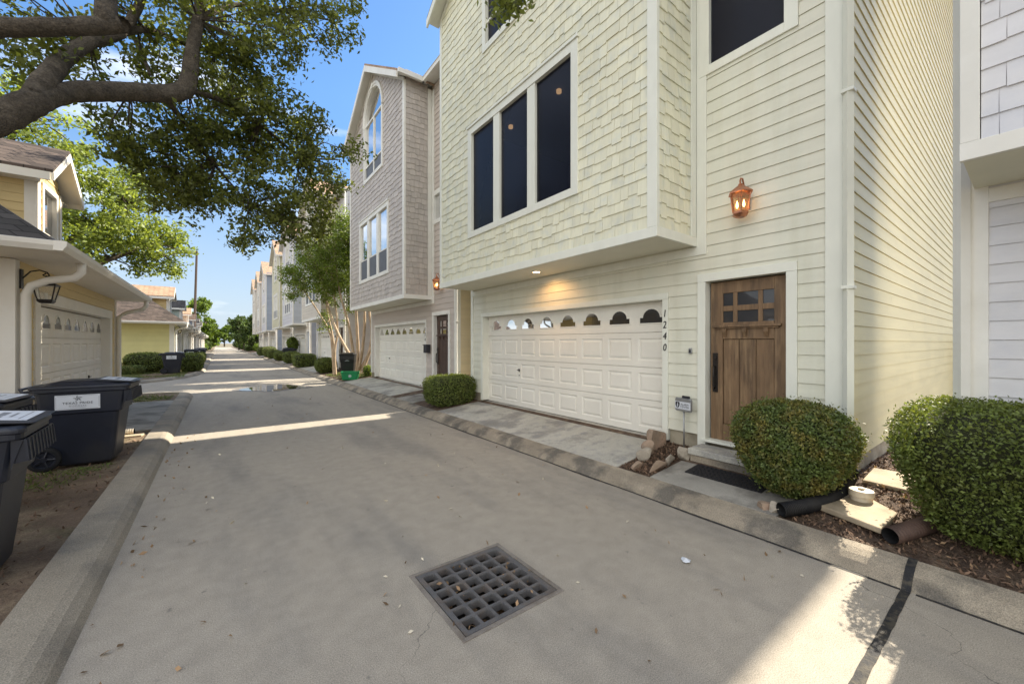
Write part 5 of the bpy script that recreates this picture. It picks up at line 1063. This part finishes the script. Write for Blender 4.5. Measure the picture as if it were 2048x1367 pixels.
myrtle('broad many stemmed myrtle with knobbly tan trunks behind the black bin', (5.35, 19.5, .2), [[(5.0, 19.7, 1.2), (4.5, 20.1, 2.4), (4.1, 20.3, 3.8), (3.8, 20.4, 5.2)], [(5.15, 19.55, 1.3), (4.95, 19.6, 2.6), (4.6, 19.8, 4.2), (4.4, 19.9, 6)], [(5.35, 19.5, 1.4), (5.30, 19.5, 2.8), (5.2, 19.5, 4.4), (5.1, 19.4, 6.4)], [(5.5, 19.4, 1.2), (5.62, 19.35, 2.5), (5.6, 19.3, 4.2), (5.5, 19.2, 6)], [(5.75, 19.35, 1.0), (6.1, 19.2, 2.1), (6.3, 19.2, 3.6), (6.4, 19.2, 5.2)], [(5.8, 19.4, 1.1), (5.95, 19.3, 2.2), (5.85, 19.4, 3.4), (5.8, 19.5, 5.2)]],
       [((4.5, 20.0, 6.4), (1.3, 1.3, 1.2), 125), ((5.3, 19.4, 7.0), (1.3, 1.2, 1.1), 115), ((5.6, 19.3, 5.8), (1.2, 1.1, 1.1), 80), ((4.6, 19.9, 5.0), (1.2, 1.1, 1.0), 75), ((6.2, 19.2, 5.0), (.9, .9, .9), 40), ((5.2, 19.5, 4.4), (.9, .9, .8), 38), ((4.9, 19.8, 3.3), (.4, .4, .7), 9), ((4.2, 20.2, 3.9), (.6, .6, .6), 16)], 33, .075)

# clipped shrubs
def shrub(label, c, half, z0, z1, n, L=.032, W=.018, p=3.0, pinch=.35, seed=1, leaf='boxleaf', lump=.05, group='clipped shrubs along the alley', name='clipped_shrub', pz=None, cat='shrub'):
    g = np.random.default_rng(seed); t = thing(name, label, cat, (c[0], c[1], z0), group=group); hz = (z1 - z0) / 2; cz = (z0 + z1) / 2
    ph = g.uniform(0, 6.28, (6, 3)); fr = g.normal(size=(6, 3)) * 4.2
    def surf(d, k=1.0):
        q = (np.abs(d[:, 0] / half[0]) ** p + np.abs(d[:, 1] / half[1]) ** p + np.abs(d[:, 2] / hz) ** (pz or p)) ** (-1 / p)
        P = d * q[:, None]; f = sum(np.sin((P * fr[i]).sum(1) + ph[i, 0]) for i in range(6)) / 6
        P = P * (k + lump * f)[:, None]; tz = np.clip((P[:, 2] + hz) / (2 * hz), 0, 1); s = 1 - pinch * np.clip(.7 - tz, 0, 1) ** 1.0
        P[:, 0] *= s; P[:, 1] *= s
        return P + np.array((c[0], c[1], cz))
    d = g.normal(size=(n, 3)); d[:, 0] *= half[0]; d[:, 1] *= half[1]; d[:, 2] *= hz; d /= np.linalg.norm(d, axis=1)[:, None]
    dep = 1.01 - .16 * g.uniform(0, 1, n) ** 1.6; P = surf(d, 1.0); ctr = np.array((c[0], c[1], cz)); P = ctr + (P - ctr) * dep[:, None]
    P += g.normal(size=P.shape) * .012; sprig = g.uniform(0, 1, n) < .05; P[sprig] += d[sprig] * g.uniform(.01, .065, (sprig.sum(), 1))
    leaves('foliage', P, L, W, leaf, t, seed + 9, normals=d, flat=.15)
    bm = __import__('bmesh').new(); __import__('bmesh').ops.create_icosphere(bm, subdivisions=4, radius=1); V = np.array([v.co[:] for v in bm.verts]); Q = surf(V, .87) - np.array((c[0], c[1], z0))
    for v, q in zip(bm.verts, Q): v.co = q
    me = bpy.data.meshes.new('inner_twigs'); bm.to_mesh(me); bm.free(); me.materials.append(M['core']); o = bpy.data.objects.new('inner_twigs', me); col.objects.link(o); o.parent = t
    return t
shrub('rounded olive green boxwood in front of the brown door', (4.78, 1.53), (.58, .55), .16, 1.11, 50000, p=2.5, pinch=.55, seed=3, lump=.10, L=.027, W=.015)
shrub('large boxy clipped bush at the right edge, its corner catching sun', (4.97, -.24), (.70, .97), .19, 1.25, 72000, p=5.5, pinch=.24, seed=4, lump=.07, L=.027, W=.015, leaf='hedgeleaf')
shrub('low box hedge between the sage and taupe townhouses', (4.75, 9.05), (.60, .50), .18, .90, 14000, p=5, pinch=.1, seed=5, lump=.05, L=.04, W=.022, leaf='hedgeleaf')
GS = 'clipped shrubs along the alley'
for i, (lb, c, hf, z1, p) in enumerate([('round clipped shrub beside the slim myrtle trunk', (4.55, 22.55), (.55, .55), .95, 2.5), ('boxy clipped hedge on the right kerb past the round shrub', (4.50, 28.9), (.65, .9), 1.0, 6), ('second boxy hedge beyond the navy bin on the right', (4.5, 34.6), (.6, .8), 1.05, 3.2), ('clipped shrub just past the right hand bins', (4.45, 40.3), (.6, .8), 1.0, 3.2), ('clipped shrub farther along the right kerb', (4.5, 46.5), (.6, .9), 1.0, 4), ('loose shrub by the blue sided townhouse', (4.6, 52), (.7, 1.2), 1.3, 3), ('last clipped shrub in view on the right kerb', (4.5, 58), (.7, 1.2), 1.2, 4)]):
    shrub(lb, c, hf, .16, z1, 5000, L=.07, W=.04, p=p, pinch=.15, seed=60 + i, leaf='hedgeleaf')
shrub('tall bushy plant behind the navy bin on the right', (5.0, 37.4), (.45, .45), .9, 2.2, 1500, L=.2, W=.07, p=2, pinch=.5, seed=80, lump=.2, leaf='crapeleaf')
for i, (lb, c, hf, z1) in enumerate([('dark hedge at the lemon house wall, left of the dark bin', (-3.15, 29.4), (.95, .6), 1.2), ('dark clipped hedge right of the dark bin on the left', (-1.25, 28.9), (.55, .6), 1.15), ('low dark shrub near the far downspout of the nearest low house', (-4.55, 28.6), (.5, .5), .95), ('small spiky plant in the bed before the lemon house', (-3.6, 28.0), (.5, .4), .55), ('hedge at the teal dormered house', (-1.3, 39.9), (.5, .6), 1.0)]):
    shrub(lb, c, hf, .09, z1, 6000, L=.075, W=.04, p=3.2, pinch=.15, seed=90 + i, leaf='hedgeleaf' if i != 3 else 'grass', lump=.12)
shrub('small leafy shrub at the corner of the taupe townhouse by the crate', (5.3, 17.75), (.22, .22), .2, .75, 700, L=.07, W=.04, p=2, pinch=.4, seed=110, lump=.25, leaf='crapeleaf')
shrub('broad leafed shrub against the tan wall behind the myrtles', (6.6, 18.4), (.5, .4), .2, 1.3, 1800, L=.10, W=.05, p=2, pinch=.4, seed=111, lump=.2, leaf='crapeleaf')

# far trees
def far_tree(label, x, y, h, r, leaf, seed, n=90, L=.30, tr=.2, low=.16):
    g = np.random.default_rng(seed); bl = [((x + g.uniform(-.45, .45) * r, y + g.uniform(-.4, .4) * r, h * (low + .18) + (h * (.95 - low - .2)) * k / 5 + g.uniform(-.2, .2)), (r * g.uniform(.45, .7) * (1.15 - .12 * k), r * .6, h * .16), n // 6) for k in range(6)]
    simple_tree(label, (x, y, 0), (x, y, h * .33), [[(x + g.uniform(-.5, .5) * r, y + g.uniform(-.5, .5) * r, h * .6)] for _ in range(4)], bl, 46, .33, leaf, L, L * .6, seed=seed, r=tr)
far_tree('bright green tree behind the farthest low house on the left', -3.9, 96, 9.6, 4.6, 'farleaf2', 201, 230, .42)
far_tree('second bright tree at the end of the left row', -3.2, 104, 7.4, 3.6, 'farleaf2', 202, 150, .42)
far_tree('small bright tree overhanging the far end of the alley', -1.6, 122, 5.2, 2.6, 'farleaf2', 203, 90, .42)
far_tree('dark tree past the last townhouse, nearest of three', 5.6, 86, 6.2, 3.3, 'farleaf', 204, 180, .36)
far_tree('dark tree past the last townhouse, middle of three', 4.3, 98, 6.6, 4.3, 'farleaf', 205, 180, .40)
far_tree('dark tree past the last townhouse, farthest of three', 3.9, 114, 7.4, 4.4, 'farleaf', 206, 160, .44)
far_tree('low green tree beside the last townhouse', 7.2, 80, 3.6, 1.8, 'farleaf2', 207, 60, .30, .1)
for i, (x, y, h) in enumerate([(-14, 185, 9), (-6, 196, 8), (2, 205, 8.5), (10, 195, 10), (19, 190, 12), (-24, 180, 12), (30, 185, 13), (-36, 175, 13)]):
    far_tree('tree closing the far end of the alley', x, y, h, h * .62, 'farleaf' if i % 2 else 'farleaf2', 220 + i, 130, .7, .3, .18)
for i, (x, y, hx, h) in enumerate([(-3.2, 93, 1.6, 1.8), (-2.6, 103, 1.4, 2.2), (6.2, 84, 1.2, 1.6), (5.2, 91, 1.2, 1.5), (5.4, 100, 1.5, 1.9), (5.2, 112, 1.5, 2.2), (5.6, 126, 1.8, 2.4), (-3.4, 118, 2, 2.4), (-3, 136, 2, 2.6), (5.4, 144, 2, 2.6)]):
    shrub('leafy roadside shrub ' + ('on the left, beyond the last low house' if x < 0 else 'on the right, beyond the last townhouse'), (x, y), (hx, 2.6), .05, h, 1500, L=.30, W=.17, p=2.4, pinch=.1, seed=130 + i, leaf='farleaf' if i % 2 else 'farleaf2', lump=.16, group='far roadside shrubs')
# utility poles
def pole(label, x, y, h, lean, arms):
    t = thing('utility_pole', label, 'pole', (x, y, 0), group='utility poles'); mb = MB(); mb.tube([(x, y, 0), (x + lean, y, h)], [.17, .13], 10); mb.build('pole', 'pole', t)
    if arms:
        mb = MB(); mb.box(x + lean - 1.1, x + lean + 1.1, y - .06, y + .06, h - .7, h - .55); mb.build('crossarm', 'pole', t); mb = MB(); mb.tube([(x + lean - .45, y, h - 2.4), (x + lean - .45, y, h - 1.5)], .25, 10); mb.build('transformer', 'steel', t)
pole('dark wooden utility pole rising above the left hand roofs', -2.75, 69.5, 14.4, .35, False)
pole('shorter distant utility pole beyond the townhouses', 8.6, 118, 10, -.2, False)
pole('distant utility pole with crossarm and transformer', 10.3, 112, 12.2, -.3, True)

# ---------------------------------------------------------------- ground litter
def yz(x): return np.where(x < 5.4, .105 + (x - 4.14) * (.16 / 1.26), .265)
g = np.random.default_rng(77)
def chips(name, xs, ys, zs, L, W, mat, seed, z=.012, flat=2.2, **k):
    o = leaves(name, np.stack([xs, ys, zs + z], 1), L, W, mat, None, seed, flat=flat, jit=.5); return tag(o, kind='stuff', **k)
n = 14000; x = g.uniform(4.17, 7.5, n); y = g.uniform(-1.6, 1.35, n); ok = ~((x < 4.9) & (y > 1.45)); x, y = x[ok], y[ok]
chips('mulch', x, y, yz(x), .042, .014, 'chips', 301, label='brown mulch and dry leaf scraps in the bed beside the sage house', cat='mulch')
n = 1500; x = g.uniform(4.2, 5.33, n); y = g.uniform(2.82, 3.26, n); chips('mulch', x, y, yz(x), .04, .016, 'chips', 302, .02, label='dark mulch in the small rock edged bed left of the door slab', cat='mulch')
n = 420; x = g.uniform(4.2, 6.5, n); y = g.uniform(-1.4, 1.3, n); chips('leaf_litter', x, y, yz(x), .036, .018, 'litter', 303, .03, flat=1.2, label='fallen tan leaves on the mulch beside the sage house', cat='leaves')
n = 85; x = g.uniform(-.6, 3.85, n); y = .9 + 13 * g.uniform(0, 1, n) ** 1.4; chips('leaf_litter', x, y, x * 0, .045, .02, 'litter', 304, .012, flat=1.6, label='small dry leaves scattered over the concrete alley', cat='leaves')
n = 45; x = g.uniform(-.6, 3.8, n); y = .9 + 9 * g.uniform(0, 1, n) ** 1.3; chips('leaf_litter', x, y, x * 0, .04, .02, 'palelitter', 309, .01, flat=2, label='bleached leaf scraps scattered over the concrete alley', cat='leaves')
q = gp(1372, 1122, 0); mb = MB(); r2 = random.Random(4); pts = [(q[0] + .045 * math.cos(k) * r2.uniform(.6, 1.1), q[1] + .045 * math.sin(k) * r2.uniform(.6, 1.1), .006 + r2.uniform(0, .012)) for k in np.linspace(0, 6.28, 11)[:-1]]
mb.add(pts + [(q[0], q[1], .03), (q[0] + .01, q[1] + .015, .004)], [(i, (i + 1) % 10, 10) for i in range(10)]); tag(mb.build('plastic_scrap', 'sticker', None), 'crumpled pale plastic scrap lying on the alley beyond the drain', 'litter')
n = 60; x = -.64 + np.abs(g.normal(0, .22, n)); y = g.uniform(1.5, 9, n); chips('leaf_litter', x, y, x * 0, .045, .02, 'litter', 305, .012, flat=1.6, label='dry leaves gathered along the left kerb', cat='leaves')
n = 2600; x = g.uniform(-4, -1.02, n); y = g.uniform(1.5, 9.9, n); chips('leaf_litter', x, y, x * 0 + .095, .05, .014, 'chips', 306, .01, label='twigs and dry scraps on the bare dirt by the bins', cat='leaves')
n = 26; x = g.uniform(1.18, 1.95, n); y = g.uniform(2.03, 2.76, n); chips('leaf_litter', x, y, x * 0, .035, .016, 'litter', 307, .004, flat=2, label='dry scraps caught on the drain grate', cat='leaves')
n = 160; x = g.uniform(1.16, 1.97, n); y = g.uniform(2.01, 2.78, n); chips('leaf_litter', x, y, x * 0 - .12 - g.uniform(0, .1, n), .06, .03, 'litter', 308, .0, flat=1, label='leaves and silt caught inside the drain pit', cat='leaves')
# patches of thin grass
def grass(label, x0, x1, y0, y1, z, n, seed, h=.07):
    g = np.random.default_rng(seed); x = g.uniform(x0, x1, n); y = g.uniform(y0, y1, n); f = np.sin(x * 3.1 + seed) + np.sin(y * 2.3 + seed * 2) + g.normal(0, .5, n) > -.4; x, y = x[f], y[f]; zz = z(x) if callable(z) else x * 0 + z
    o = leaves('grass', np.stack([x, y, zz + h * .35], 1), h, .012, 'grass', None, seed, flat=-.0, jit=.5); tag(o, label, 'grass', kind='stuff')
grass('sunny grass strip around the myrtle trunks', 4.25, 8.5, 17.6, 21.3, yz, 16000, 401)
grass('grass on the corner before the lemon house', -7, -1.35, 24.4, 30.5, .095, 16000, 402, .08)
grass('thin grass tufts in the dirt by the stickered bin', -1.9, -1.1, 6.6, 7.5, .095, 700, 403, .05)
grass('thin grass in the dirt at the left kerb corner', -2.6, -1.1, 14.8, 16.6, .095, 2200, 404, .06)
for o in scene.objects:
    if o.type == 'MESH' and o.name.startswith('downlight_lamp'): pass
